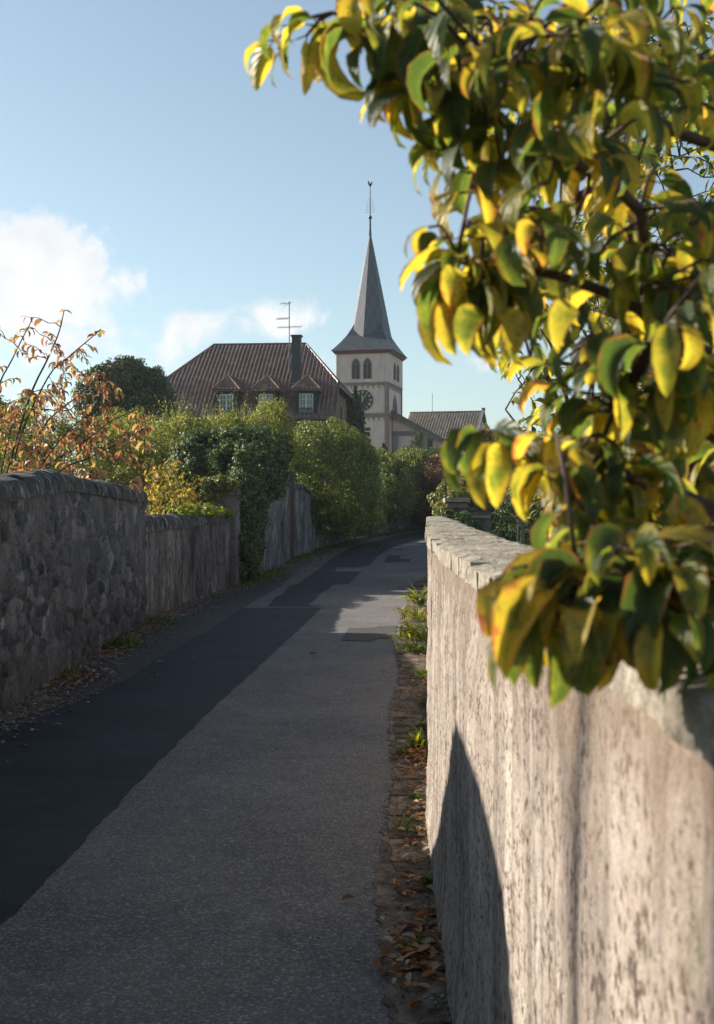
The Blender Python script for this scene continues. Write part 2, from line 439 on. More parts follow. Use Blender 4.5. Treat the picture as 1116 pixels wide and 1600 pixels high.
def m_spire():
    g = NG('spire_slate'); P = g.obj()
    sp = g.N.new('ShaderNodeSeparateXYZ'); g.L.new(P, sp.inputs[0])
    hx = g.math('ADD', sp.outputs[0], g.math('MULTIPLY', sp.outputs[1], .5))
    d1 = g.math('ADD', hx, g.math('MULTIPLY', sp.outputs[2], .42)); d2 = g.math('SUBTRACT', hx, g.math('MULTIPLY', sp.outputs[2], .42))
    f1 = g.math('PINGPONG', d1, .42); f2 = g.math('PINGPONG', d2, .42)
    mn = g.math('MINIMUM', f1, f2)
    col = g.mix(g.ramp(mn, [(.05,(.6,.6,.6)),(.09,(0,0,0))]), g.ramp(g.noise(P, 5, 5), [(.3,(.018,.025,.040)),(.7,(.034,.044,.063))]), (.065,.078,.10))
    return g.done(g.principled(col, .46, 1.0, g.bump(g.noise(g.map(P,(6,6,14)), 1.0, 3), .4, .02)))
M['spire'] = m_spire()
def m_church():
    g = NG('church_render'); P = g.obj()
    n = g.noise(P, 1.1, 6, .6); s = g.noise(g.map(P,(2.5,2.5,.25)), 1.5, 5)
    col = g.ramp(n, [(.3,(.66,.47,.455)),(.7,(.80,.595,.575))])
    col = g.mix(g.ramp(s, [(.5,(0,0,0)),(.72,(.45,.45,.45))]), col, (.42,.36,.35))
    return g.done(g.principled(col, .92, .12, g.bump(g.noise(P, 18, 4), .4, .02)))
M['church'] = m_church()
M['sandtrim'] = simple('sandstone_trim', (.36,.24,.21), (.25,.18,.16), 4, .9, .15)
M['greytrim'] = simple('grey_stone_trim', (.28,.265,.26), (.19,.18,.18), 4, .85, .2)
M['redwood'] = simple('red_painted_eaves', (.20,.06,.055), (.12,.035,.035), 5, .6, .3)
M['darkwood'] = simple('dark_slate_cladding', (.030,.034,.040), (.018,.020,.024), 12, .7, .3)
M['chimney'] = simple('slated_chimney', (.05,.056,.066), (.03,.034,.042), 9, .6, .4)
M['metal'] = simple('galvanised_metal', (.16,.17,.18), (.09,.10,.11), 14, .45, .5, .6)
M['black'] = simple('black_iron', (.02,.02,.022), (.012,.012,.014), 9, .5, .4)
M['clockblack'] = simple('clock_face', (.018,.022,.034), (.012,.014,.022), 9, .5, .4)
M['white'] = simple('white_paint', (.62,.62,.60), (.5,.5,.48), 9, .6, .3)
M['gold'] = simple('gilded_metal', (.62,.58,.40), (.5,.46,.3), 9, .4, .5)
M['louvre'] = simple('grey_louvres', (.075,.08,.09), (.04,.045,.05), 9, .7, .3)
def m_glass():
    g = NG('window_glass')
    return g.done(g.principled(g.ramp(g.noise(g.obj(), 3), [(.3,(.05,.06,.075)),(.7,(.12,.15,.19))]), .08, .9))
M['glass'] = m_glass()
M['bark'] = simple('bark', (.10,.078,.06), (.045,.036,.03), 18, .9, .15, bump=.7, bd=.01)
M['twig'] = simple('twig', (.11,.06,.045), (.055,.035,.03), 30, .7, .3)
M['geranium'] = simple('red_geraniums', (.35,.03,.03), (.10,.10,.03), 30, .7, .3)
M['soil'] = simple('garden_soil', (.07,.055,.04), (.035,.03,.022), 6, .95, .1)

M['ivy'] = leaf_mat('ivy_leaves', [(0,(0.035,0.060,0.029)),(.45,(0.070,0.114,0.043)),(.8,(0.121,0.173,0.060)),(1,(0.220,0.244,0.086))], .28, .52, .3)
M['ivylight'] = leaf_mat('sunny_ivy_leaves', [(0,(0.055,0.083,0.022)),(.5,(0.143,0.165,0.044)),(.85,(0.264,0.253,0.077)),(1,(0.462,0.418,0.165))], .35, .4, .45)  # paler copy of the ivy, sunlit brightness put into the leaf colour
M['hedge'] = leaf_mat('hedge_leaves', [(0,(0.058,0.090,0.029)),(.5,(0.138,0.184,0.045)),(.85,(0.267,0.293,0.067)),(1,(0.454,0.400,0.100))], .32, .42, .4)
M['willow'] = leaf_mat('narrow_leaves', [(0,(0.064,0.094,0.026)),(.5,(0.181,0.215,0.048)),(.85,(0.340,0.332,0.094)),(1,(0.595,0.489,0.150))], .42, .42, .4)
M['darktree'] = leaf_mat('dark_tree_leaves', [(0,(0.031,0.053,0.029)),(.6,(0.066,0.097,0.045)),(1,(0.145,0.176,0.070))], .2, .4, .4)
M['conifer'] = leaf_mat('conifer_needles', [(0,(0.031,0.053,0.038)),(.6,(0.070,0.101,0.063)),(1,(0.156,0.188,0.105))], .15, .5, .3)
M['autumn'] = leaf_mat('autumn_leaves', [(0,(0.208,0.078,0.058)),(.3,(0.390,0.168,0.117)),(.6,(0.546,0.295,0.210)),(.85,(0.520,0.365,0.184)),(1,(0.208,0.239,0.105))], .45, .45, .35, 1.2)
M['yellowleaf'] = leaf_mat('yellow_leaves', [(0,(.10,.13,.04)),(.4,(.24,.22,.06)),(.62,(.45,.34,.09)),(.8,(.58,.42,.10)),(1,(.48,.27,.10))], .45, .5, .3, 1.2)
M['redshrub'] = leaf_mat('red_leaves', [(0,(.22,.10,.07)),(.5,(.36,.17,.12)),(1,(.30,.24,.11))], .35, .5, .3, 1.2)
M['litter'] = leaf_mat('fallen_leaves', [(0,(.12,.06,.03)),(.3,(.30,.11,.035)),(.55,(.42,.14,.04)),(.8,(.36,.26,.14)),(1,(.45,.38,.28))], .2, .7, .2, 1.1)
M['grass'] = leaf_mat('grass_blades', [(0,(.05,.09,.02)),(.5,(.11,.16,.03)),(.85,(.24,.26,.05)),(1,(.35,.30,.12))], .4, .5, .3)
M['weed'] = leaf_mat('weed_leaves', [(0,(.07,.11,.02)),(.5,(.16,.20,.035)),(.9,(.35,.34,.05)),(1,(.45,.38,.05))], .42, .45, .35)
def m_dogwood(name='dogwood_leaves', yellow=.5):
    g = NG(name)
    geo = g.N.new('ShaderNodeNewGeometry'); ri = geo.outputs['Random Per Island']
    nz = g.noise(g.obj(), 34, 5, .65)
    uvn = g.N.new('ShaderNodeSeparateXYZ'); g.L.new(g.tc.outputs['UV'], uvn.inputs[0])
    edge = g.math('ABSOLUTE', g.math('SUBTRACT', uvn.outputs[0], .5))
    # greener in the middle, yellower at edge and tip, different on every leaf
    f = g.math('ADD', g.math('MULTIPLY', ri, .82), g.math('MULTIPLY', nz, 1.25))
    f = g.math('ADD', f, g.math('MULTIPLY', edge, .35)); f = g.math('ADD', f, g.math('MULTIPLY', uvn.outputs[1], .12))
    f = g.math('SUBTRACT', f, .77 + (0.5-yellow)*.5)
    col = g.ramp(f, [(.0,(.045,.075,.032)),(.32,(.070,.110,.034)),(.46,(.15,.18,.045)),(.62,(.36,.31,.060)),(.86,(.55,.39,.065)),(.95,(.50,.24,.09)),(1,(.42,.13,.08))])
    col = g.mix(g.ramp(edge, [(.0,(.5,.5,.5)),(.035,(0,0,0))]), col, (.30,.28,.08))
    # veins sweep from the midrib towards the tip
    vv = g.math('SUBTRACT', uvn.outputs[1], g.math('MULTIPLY', g.math('POWER', edge, .6), .55))
    wave = g.math('PINGPONG', g.math('MULTIPLY', vv, 7.0), .5)
    nb = g.bump(g.math('POWER', wave, .6), .55, .003)
    nb = g.bump(g.noise(g.obj(), 60, 3), .25, .003, nb)
    spots = g.noise(g.obj(), 210, 3, .6)
    col = g.mix(g.ramp(spots, [(.63,(0,0,0)),(.69,(.85,.85,.85))]), col, (.09,.045,.02))
    rim = g.math('ADD', g.math('MULTIPLY', edge, 1.6), g.math('MULTIPLY', g.noise(g.obj(), 42, 4, .7), .7))
    col = g.mix(g.ramp(rim, [(1.08,(0,0,0)),(1.2,(0,0,0))]), col, (.2,.08,.03)) if False else g.mix(g.math('MULTIPLY', g.math('SUBTRACT', rim, 1.0), 5.0, True), col, (.22,.09,.035))
    p = g.principled(col, .46, .6, nb)
    t = g.N.new('ShaderNodeBsdfTranslucent'); g.L.new(g.mix(1.0, col, (2.0,1.95,.8), 'MULTIPLY'), t.inputs[0])
    mx = g.N.new('ShaderNodeMixShader'); mx.inputs[0].default_value = .58
    g.L.new(p.outputs[0], mx.inputs[1]); g.L.new(t.outputs[0], mx.inputs[2])
    return g.done(mx)
M['dogwood'] = m_dogwood('dogwood_leaves', .56)
M['dogwood2'] = m_dogwood('dogwood_small_leaves', .44)

# ------------------------------------------------------------------ setting: ground, lane, verges
def path(pts):
    P = np.array(pts, float)
    def f(y): return np.interp(y, P[:,1], P[:,0])
    return f
LEFT = path([(-2.62,-8),(-2.75,5),(-2.88,13.2),(-3.05,18.5),(-2.98,24.5),(-2.6,27.3),(-2.48,29.5),(-2.05,40),(-1.38,47),(.2,54.3),(2.5,61),(6,67),(12,73),(22,80)])
RIGHT = path([(.17,-8),(.25,0),(.279,2),(.308,4.2),(.345,6),(.45,8),(.60,10.7),(.89,16),(1.21,22),(1.5,27),(2.05,32),(2.6,40),(3.6,48),(5.0,54.3),(7.2,61),(11,67),(18,73),(28,80)])
def smoothed(f, w=1.2):
    def g(y):
        y = np.asarray(y, float)
        return (f(y-w)+f(y-w/2)+f(y)*2+f(y+w/2)+f(y+w))/6
    return g
LEFTs = smoothed(LEFT, 1.0); RIGHTs = smoothed(RIGHT, 1.0)
YS = np.arange(-8, 80.01, .5)

def sheet(name, fl, fr, ys, lift, mat, nx=2, parent=None, **kw):
    V = []; ts = np.linspace(0, 1, nx)
    for y in ys:
        a, b = float(fl(y)), float(fr(y))
        for t in ts: V.append((a+(b-a)*t, y, gzf(y)+lift))
    n = len(ys); Fc = [(i*nx+j, i*nx+j+1, (i+1)*nx+j+1, (i+1)*nx+j) for i in range(n-1) for j in range(nx-1)]
    return mesh_np(name, np.array(V), Fc, mat)
def ground():
    ys = np.concatenate([[-300,-60,-20], YS, [90,110,135,200,400,1500]])
    xs = [-1500,-300,-60,-15,-4,0,4,15,60,300,1500]
    V = [(x, y, gzf(y)-.004) for y in ys for x in xs]; nx = len(xs)
    Fc = [(i*nx+j, i*nx+j+1, (i+1)*nx+j+1, (i+1)*nx+j) for i in range(len(ys)-1) for j in range(nx-1)]
    tag(mesh_np('ground', np.array(V), Fc, M['grassland']), kind='structure')
ground()
tag(sheet('road', lambda y: LEFTs(y)-.1, lambda y: RIGHTs(y)+.12, YS, .0, M['road']), kind='structure')
# fresh tar strip (edges read off the lane)
def edge_fn(pix):
    P = [gp(*p) for p in pix]; P.sort(key=lambda q: q.y)
    ys = [q.y for q in P]; xs = [q.x for q in P]
    return lambda y: np.interp(y, ys, xs)
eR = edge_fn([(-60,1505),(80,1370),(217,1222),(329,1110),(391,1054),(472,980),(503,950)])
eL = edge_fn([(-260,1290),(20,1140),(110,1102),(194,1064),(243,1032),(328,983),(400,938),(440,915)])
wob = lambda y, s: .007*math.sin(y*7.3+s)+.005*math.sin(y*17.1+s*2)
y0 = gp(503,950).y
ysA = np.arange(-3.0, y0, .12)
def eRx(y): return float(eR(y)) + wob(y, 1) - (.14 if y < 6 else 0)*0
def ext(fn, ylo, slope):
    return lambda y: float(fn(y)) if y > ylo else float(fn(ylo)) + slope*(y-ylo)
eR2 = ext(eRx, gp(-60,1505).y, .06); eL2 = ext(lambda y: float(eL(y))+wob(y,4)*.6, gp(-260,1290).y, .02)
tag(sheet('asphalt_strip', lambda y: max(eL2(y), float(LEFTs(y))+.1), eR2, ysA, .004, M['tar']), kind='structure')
def ground_poly(name, pix, lift, mat):
    P = [gp(*p, lift) for p in pix]
    tag(mesh_np(name, np.array([tuple(p) for p in P]), [tuple(range(len(P)))], mat), kind='structure')
# stepped continuation of the strip
def strip_piece(name, rows, lift=.004):
    """rows: list of (left px, right px, py)"""
    V = []; 
    for l, r, py in rows:
        for q in (gp(l,py,lift), gp(r,py,lift)): V.append(tuple(q))
    Fc = [(2*i, 2*i+1, 2*i+3, 2*i+2) for i in range(len(rows)-1)]
    tag(mesh_np(name, np.array(V), Fc, M['tar']), kind='structure')
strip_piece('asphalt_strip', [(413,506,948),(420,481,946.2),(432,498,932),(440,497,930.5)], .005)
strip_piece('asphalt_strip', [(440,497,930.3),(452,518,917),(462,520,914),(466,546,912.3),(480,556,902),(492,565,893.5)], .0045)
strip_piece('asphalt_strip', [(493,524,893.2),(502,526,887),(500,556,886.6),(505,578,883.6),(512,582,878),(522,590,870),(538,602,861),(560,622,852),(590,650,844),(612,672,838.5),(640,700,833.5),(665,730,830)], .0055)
# worn grey strip beside the left wall
tag(sheet('roadside_strip', lambda y: LEFTs(y)+.02, lambda y: max(eL2(y), float(LEFTs(y))+.1)-.0, np.arange(-3, 36, .5), .002, M['oldtar']), kind='structure')
ground_poly('asphalt_patch', [(606,868),(625,868),(626,873.5),(641.5,874),(640.5,878),(600,879.5)], .006, M['tar'])
ground_poly('asphalt_patch', [(544,982),(588,981),(590,979),(620,978.5),(617,997.5),(590,998),(580,1002.5),(534,1001)], .007, M['oldtar'])
# verges
tag(sheet('left_verge', lambda y: LEFTs(y)-.02, lambda y: float(LEFTs(y))+.22+.10*math.sin(y*1.3)+.07*math.sin(y*3.7)+(.35 if y>30 else 0), np.arange(-3, 66, .25), .010, M['verge']), kind='structure')
jr = random.Random(12); JIT = {}
def ragged(y):
    k = round(y/.05)
    if k not in JIT: JIT[k] = jr.uniform(-.009,.009)+jr.choice((0,0,0,-.02))*jr.random()
    return JIT[k]
tag(sheet('gutter', lambda y: float(RIGHTs(y))-(.165+.013*min(max(y-4,0),14))-.02*math.sin(y*2.1)+ragged(y), lambda y: RIGHTs(y)+.05, np.arange(-3, 40, .05), .009, M['gutter'], 3), kind='structure')
tag(sheet('gutter_soil', lambda y: float(RIGHTs(y))-(.20+.014*min(max(y-4,0),14))-.03*math.sin(y*1.3+1)+1.6*ragged(y+3.0), lambda y: RIGHTs(y)+.05, np.arange(-3, 30, .05), .005, M['verge'], 2), kind='structure')
# raised garden lawn right of the wall, gardens left of the wall
def lawn(name, x0f, x1, ys, z, mat, x_left=False):
    V = []
    for y in ys:
        a = float(x0f(y)); zz = gzf(y)+z
        V.append((a, y, zz)); V.append((x1, y, zz))
    Fc = [(2*i, 2*i+1, 2*i+3, 2*i+2) for i in range(len(ys)-1)]
    tag(mesh_np(name, np.array(V), Fc, mat), kind='structure')
lawn('lawn', lambda y: RIGHTs(y)+.20, 60, np.arange(-6, 62, 2.0), .62, M['grassland'])
lawn('garden_soil', lambda y: -60, -3.4, np.arange(-6, 46, 2.0), .25, M['soil'])

# ------------------------------------------------------------------ walls
def vnoise(seed, dims=2):
    r = np.random.default_rng(seed); T = r.random((64,64))
    def f(u, v):
        u = np.asarray(u, float); v = np.asarray(v, float)
        i = np.floor(u).astype(int); j = np.floor(v).astype(int); a = u-i; b = v-j
        a = a*a*(3-2*a); b = b*b*(3-2*b)
        g = lambda x, y: T[x % 64, y % 64]
        return (g(i,j)*(1-a)+g(i+1,j)*a)*(1-b)+(g(i,j+1)*(1-a)+g(i+1,j+1)*a)*b
    return f
vn = vnoise(3); vn2 = vnoise(11)
def fbm(u, v, o=4):
    t = 0; a = .5
    for k in range(o): t = t + a*vn(u*2**k+k*7.3, v*2**k+k*3.1); a *= .5
    return t
PALS = {'rubble': [(.17,.145,.125),(.20,.165,.14),(.11,.10,.095),(.28,.235,.20),(.15,.135,.125),(.21,.155,.13),(.085,.08,.08)],
        'plaster': [(.17,.135,.115),(.19,.15,.125),(.15,.12,.10)]}
def stones(U, Vv, seed, su=.30, sv=.19):
    """irregular masonry: returns (height 0..1, stone id). Jittered grid Voronoi"""
    gu = U/su; gv = Vv/sv
    i0 = np.floor(gu).astype(int); j0 = np.floor(gv).astype(int)
    r = np.random.default_rng(seed); J = r.random((128,128,2)); ID = r.integers(0, 10000, (128,128))
    d1 = np.full(U.shape, 9.0); d2 = np.full(U.shape, 9.0); idd = np.zeros(U.shape, int)
    for di in (-1,0,1):
        for dj in (-1,0,1):
            i = i0+di; j = j0+dj
            cx = i+.5+(J[i%128,j%128,0]-.5)*.75+(j%2)*.5; cy = j+.5+(J[i%128,j%128,1]-.5)*.65
            d = np.sqrt((gu-cx)**2+((gv-cy)*1.0)**2)
            nid = ID[i%128,j%128]
            c = d < d1
            d2 = np.where(c, d1, np.minimum(d2, d)); idd = np.where(c, nid, idd); d1 = np.where(c, d, d1)
    e = np.clip((d2-d1)/.28, 0, 1)
    return e*e*(3-2*e), idd
def face_grid(xf, y0, y1, z0f, z1f, side, dy=.035, nz=60, disp=None, tint=None, name='wall_body', mat=None, parent=None, thick=.3, capz=None):
    """A wall that follows x=xf(y): displaced face towards the lane, plain back, top and ends.
       side=-1: lane on +x side (left walls); side=+1: lane on -x side"""
    ys = np.arange(y0, y1+dy*.5, dy); n = len(ys)
    vv = np.linspace(0, 1, nz)
    X = np.array([float(xf(y)) for y in ys]); Z0 = np.array([z0f(y) for y in ys]); Z1 = np.array([z1f(y) for y in ys])
    ds = np.sqrt(np.diff(X)**2+np.diff(ys)**2); s = np.concatenate([[0], np.cumsum(ds)])+y0
    U = np.repeat(s[:,None], nz, 1); Zg = Z0[:,None]+(Z1-Z0)[:,None]*vv[None,:]
    D = disp(U, Zg) if disp else np.zeros_like(U)
    fx = X[:,None] - side*D
    bx = X + side*thick
    Vf = np.stack([fx, np.repeat(ys[:,None], nz, 1), Zg], -1).reshape(-1,3)
    idx = np.arange(n*nz).reshape(n, nz)
    q = np.stack([idx[:-1,:-1], idx[1:,:-1], idx[1:,1:], idx[:-1,1:]], -1).reshape(-1,4)
    if side < 0: pass
    b0 = n*nz
    Vb = np.concatenate([np.stack([bx, ys, Z0], 1), np.stack([bx, ys, Z1], 1)])
    ib = b0+np.arange(n); it = b0+n+np.arange(n)
    qb = np.stack([ib[:-1], it[:-1], it[1:], ib[1:]], 1)
    qt = np.stack([idx[:-1,-1], idx[1:,-1], it[1:], it[:-1]], 1)
    Fc = np.concatenate([q, qb, qt])
    V = np.concatenate([Vf, Vb])
    # ends as fans of quads between the face column and the back edge
    ends = []
    for k in (0, n-1):
        e0 = len(V)
        col = Vf.reshape(n,nz,3)[k]; bk = col.copy(); bk[:,0] = bx[k]
        V = np.concatenate([V, col, bk]); a = np.arange(nz-1)+e0
        ends.append(np.stack([a, a+1, a+1+nz, a+nz], 1))
    Fc = np.concatenate([Fc]+ends)
    tt = None
    if tint is not None:
        t = tint(U, Zg).reshape(-1,3)
        full = np.full((len(V),4), 1.0); full[:len(t),:3] = t; full[len(t):,:3] = t.mean(0)
        # end columns take the colour of the neighbouring face
        tg = t.reshape(n,nz,3); o = n*nz+2*n
        for k, c in ((0,0),(1,n-1)):
            full[o+k*2*nz:o+k*2*nz+nz,:3] = tg[c]; full[o+k*2*nz+nz:o+(k+1)*2*nz,:3] = tg[c]
        tt = {'tint': full}
    return mesh_np(name, V, Fc, mat, parent, smooth=True, attrs=tt)

def rub(U, Z, seed):
    wu = U+.22*(fbm(U*2.2,Z*2.2)-.5)+.07*(fbm(U*9,Z*9)-.5); wz = Z+.20*(fbm(U*2.2+9,Z*2.2)-.5)+.06*(fbm(U*9+3,Z*9)-.5)
    hb, ib = stones(wu, wz, seed, .36, .21); hs, is_ = stones(wu*1.0+5, wz+2, seed+1, .19, .12)
    m = np.clip((fbm(U*.8+1, Z*1.1+5)-.47)*12, 0, 1)
    return hb*(1-m)+hs*m, np.where(m > .5, is_, ib)
def rubble_disp(seed, amp=.044):
    def d(U, Z):
        h, idd = rub(U, Z, seed)
        rr = (idd % 97)/97.0; r = np.clip((fbm(U*.9+4, Z*1.1)-.54)*8, 0, 1)
        return h*(.1+.9*rr)*amp*(1-.85*r) + .016*r + .035*(fbm(U*1.2,Z*1.2)-.5) + .022*(fbm(U*10,Z*10)-.5)
    return d
def rubble_tint(seed, fade=None):
    pal = np.array(PALS['rubble']); mort = np.array((.235,.20,.18))
    def t(U, Z):
        h, idd = rub(U, Z, seed)
        c = pal[idd % len(pal)]*(.5+.75*((idd//7) % 13)/13)[...,None]
        k = np.clip(h*1.5, 0, 1)[...,None]*.92
        r = np.clip((fbm(U*.9+4, Z*1.1)-.54)*8, 0, 1)[...,None]*.8
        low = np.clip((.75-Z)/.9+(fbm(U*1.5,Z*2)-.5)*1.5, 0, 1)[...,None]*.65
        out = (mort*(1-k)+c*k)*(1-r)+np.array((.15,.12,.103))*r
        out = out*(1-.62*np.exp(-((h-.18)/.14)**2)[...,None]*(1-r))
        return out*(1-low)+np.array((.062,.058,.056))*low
    return t
def plaster_disp(seed, amp=.02):
    def d(U, Z): return amp*(fbm(U*5+seed,Z*2.4)-.5)*1.5 + .03*(fbm(U*1.1+seed,Z*1.1)-.5) + .022*(fbm(U*13,Z*13)-.5)
    return d
def plaster_tint(seed, c=(.165,.132,.115)):
    def t(U, Z):
        s = fbm(U*4.5+seed+.6*fbm(U*3,Z*2), Z*1.0); b = fbm(U*1.7+seed, Z*1.9)
        k = .35+1.5*np.clip(s*(.6+.8*b)-.2, 0, 1); f = fbm(U*15+seed, Z*11); f2 = fbm(U*3+seed*2, Z*2.4+3); k = k*(.45+1.1*f)*(.5+1.0*f2)*1.25
        return np.array(c)*np.clip(k*1.25, .22, 2.1)[...,None]
    return t
def round_coping(xf, y0, y1, zf, side, w, h, name, mat, parent, seglen=.42, over=.06):
    """half-round stones laid along the wall, each a little out of line"""
    V = []; Fc = []; y = y0; K = 9; r = random.Random(int(y0*10)+5)
    while y < y1-.02:
        L = seglen*r.uniform(.8,1.25); ye = min(y+L, y1)
        dz = r.uniform(-.012,.012); dx = r.uniform(-.012,.012); b = len(V); rows = 4
        for a in range(rows):
            t = a/(rows-1); yy = y+.006+(ye-y-.012)*t; bul = 1-.10*(abs(2*t-1)**4)
            X = float(xf(yy)); Zt = zf(yy)
            for k in range(K):
                th = math.pi*k/(K-1)
                xx = X + side*(w/2-over) - math.cos(th)*(w/2)*bul + dx + r.uniform(-.004,.004)
                zz = Zt + dz + max(0, math.sin(th))**.75*h*bul + r.uniform(-.012,.012)
                V.append((xx, yy, zz))
            V.append((X+side*(w/2-over)+w/2*.98, yy, Zt-.05)); V.append((X+side*(w/2-over)-w/2*.98, yy, Zt-.05))
        n = K+2
        for a in range(rows-1):
            for k in range(n): i = b+a*n+k; j = b+a*n+(k+1)%n; Fc.append((i, j, j+n, i+n))
        Fc.append(tuple(b+k for k in range(n-1,-1,-1))); Fc.append(tuple(b+(rows-1)*n+k for k in range(n)))
        y = ye
    return mesh_np(name, np.array(V), Fc, mat, parent, smooth=False)

# near left: tall rubble wall ; the gabled hump out of frame is added for its shadow
def gable_hump(y):
    # unused profile of the added shadow-casting hump, rising above the wall top further back along the lane
    return float(np.interp(y, [-9, 3.0, 4.55, 4.6, 5.2, 6.35, 8.25, 9], [1.86,1.86,1.86,2.72,2.78,2.80,1.88,1.87]))
w1 = thing('stone_wall', 'tall rubble stone wall with dark rounded coping on the left of the lane', 'wall', (-2.8, 6, 0))
tallz = lambda y: float(np.interp(y, [-8,8.5,10.5,12.5,18.5],[1.60,1.60,1.74,1.86,1.78]))
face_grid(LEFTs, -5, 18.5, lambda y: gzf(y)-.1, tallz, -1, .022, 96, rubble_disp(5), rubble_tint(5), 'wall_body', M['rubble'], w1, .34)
round_coping(LEFTs, -5, 18.58, tallz, -1, .46, .15, 'coping', M['darkcoping'], w1, .62)
w1b = thing('stone_wall', 'low plastered wall stained in vertical streaks between the tall wall and the ivy pier', 'wall', (-3.0, 23, 0))
lowz = lambda y: float(np.interp(y, [18.5,23.5,27.3],[1.36,1.38,1.45]))
face_grid(lambda y: LEFTs(y)-.03, 18.51, 27.2, lambda y: gzf(y)-.1, lowz, -1, .025, 80, plaster_disp(2), plaster_tint(2), 'wall_body', M['plaster'], w1b, .3)
round_coping(lambda y: LEFTs(y)-.03, 18.6, 27.2, lowz, -1, .42, .19, 'coping', M['darkcoping'], w1b, .36)
# gabled stone shed added behind the wall near the viewer (unseen, shaped to throw the pointed shadow)
occluder = thing('shadow_occluder', 'unseen gabled stone shed front built against the tall left wall', 'occluder', (-3.3, 6, 0))
mb = MB()
prof = [(4.46,0),(4.46,2.80),(5.1,2.90),(5.95,2.90),(6.9,2.42),(7.9,1.95),(8.0,0)]
mb.prism([(-3.45,y,z) for y,z in prof], (-1.6,0,0)).build('wall', M['pier'], occluder, world=True)
mb = MB()
for (ya,za),(yb,zb) in zip(prof[1:-2], prof[2:-1]): mb.bar((-4.25,ya,za+.03),(-4.25,yb,zb+.03), 1.7, .05, up=Vector((0,0,1)))
mb.build('roof', M['darkcoping'], occluder, world=True)

# gate pier smothered in ivy
def pier(name, label, c, w, d, z0, z1, cap, mat, capmat, rz=0, cat='pier'):
    t = thing(name, label, cat, (c[0], c[1], z0), rz)
    H = z1-z0; mb = MB(); r = random.Random(int(c[1]*7)); z = 0
    while z < H-.01:
        h = min(r.uniform(.22,.42), H-z)
        mb.box((r.uniform(-.006,.006), r.uniform(-.006,.006), z+h/2), (w, d, h-.012)); z += h
    mb.box((0,0,H/2), (w-.03, d-.03, H-.02)).build('shaft', mat, t)
    mb = MB(); mb.box((0,0,H+.04), (w+.10, d+.10, .08)); mb.box((0,0,H+.08+cap/2), (w+.16, d+.16, cap), taper=.72)
    mb.build('cap', capmat, t)
    return t
pier('gate_pier', 'sandstone gate pier half smothered in ivy at the end of the low wall', (-2.86, 27.45), .58, .40, 0, 1.96, .14, M['pier'], M['pier'])
# tall plaster wall
w2 = thing('garden_wall', 'high grey plastered wall with dark vertical stains before the narrow red pier', 'wall', (-2.3, 35, 0))
hz = lambda y: gzf(y)+float(np.interp(y, [27.6,28.3,29.0,34,38,40,47],[1.75,1.9,2.52,2.50,2.40,2.36,2.0]))
face_grid(LEFTs, 27.66, 39.7, lambda y: gzf(y)-.1, hz, -1, .05, 60, plaster_disp(4), plaster_tint(4,(.19,.165,.15)), 'wall_body', M['plaster'], w2, .3)
round_coping(LEFTs, 29.0, 39.7, hz, -1, .40, .12, 'coping', M['darkcoping'], w2, .5)
w3 = thing('garden_wall', 'grey plastered wall sloping down beyond the narrow red pier', 'wall', (-1.7, 43, 0))
hz3 = lambda y: gzf(y)+float(np.interp(y, [40,43,45.6,46.6,47.6],[2.30,2.26,1.95,1.35,.55]))
face_grid(LEFTs, 40.2, 47.6, lambda y: gzf(y)-.1, hz3, -1, .06, 50, plaster_disp(6), plaster_tint(6,(.20,.175,.16)), 'wall_body', M['plaster'], w3, .3)
round_coping(LEFTs, 40.2, 44.4, hz3, -1, .40, .14, 'coping', M['darkcoping'], w3, .45)
pier('wall_pier', 'slim dark red sandstone pier with a stepped cap in the high plastered wall', (-2.12, 39.95), .34, .46, gzf(40)-.05, gzf(40)+2.55, .14, M['redstone'], M['pier'], R(4))
w4 = thing('stone_wall', 'low tan rubble wall under the overhanging hedge at the far bend', 'wall', (1, 56, .5))
hz4 = lambda y: gzf(y)+float(np.interp(y, [48,52,56,58,61,66],[1.0,1.25,1.45,1.15,.85,.8]))
face_grid(lambda y: LEFTs(y)-.05, 47.7, 66, lambda y: gzf(y)-.1, hz4, -1, .08, 40, rubble_disp(9,.05), lambda U,Z: rubble_tint(9)(U,Z)*1.5, 'wall_body', M['rubble'], w4, .35)

# near right: roughcast wall with cross-laid capstones
wr = thing('roughcast_wall', 'sunlit pinkish roughcast wall along the right of the lane with cross laid stone slabs', 'wall', (.3, 4, 0))
topz = lambda y: float(np.interp(y, [-2,4,8,16,26],[1.425,1.43,1.445,1.455,1.46]))
def rc_disp(U, Z):
    d = .030*(fbm(U*.9+2, Z*.8)-.5) + .010*(fbm(U*6,Z*1.2)-.5) + .012*(fbm(U*16,Z*16)-.5)
    # eroded patch under the slabs
    e = np.clip(1-np.abs((U-3.4)/1.1), 0, 1)*np.clip((Z-1.18)/.2, 0, 1)
    d = d - e*(.012+.03*fbm(U*9,Z*9))
    # bulging foot
    return d + .02*np.clip((.25-Z)/.25, 0, 1)
face_grid(RIGHTs, -1.2, 26.0, lambda y: -.1, topz, +1, .03, 64, rc_disp, None, 'wall_body', M['roughcast'], wr, .25)
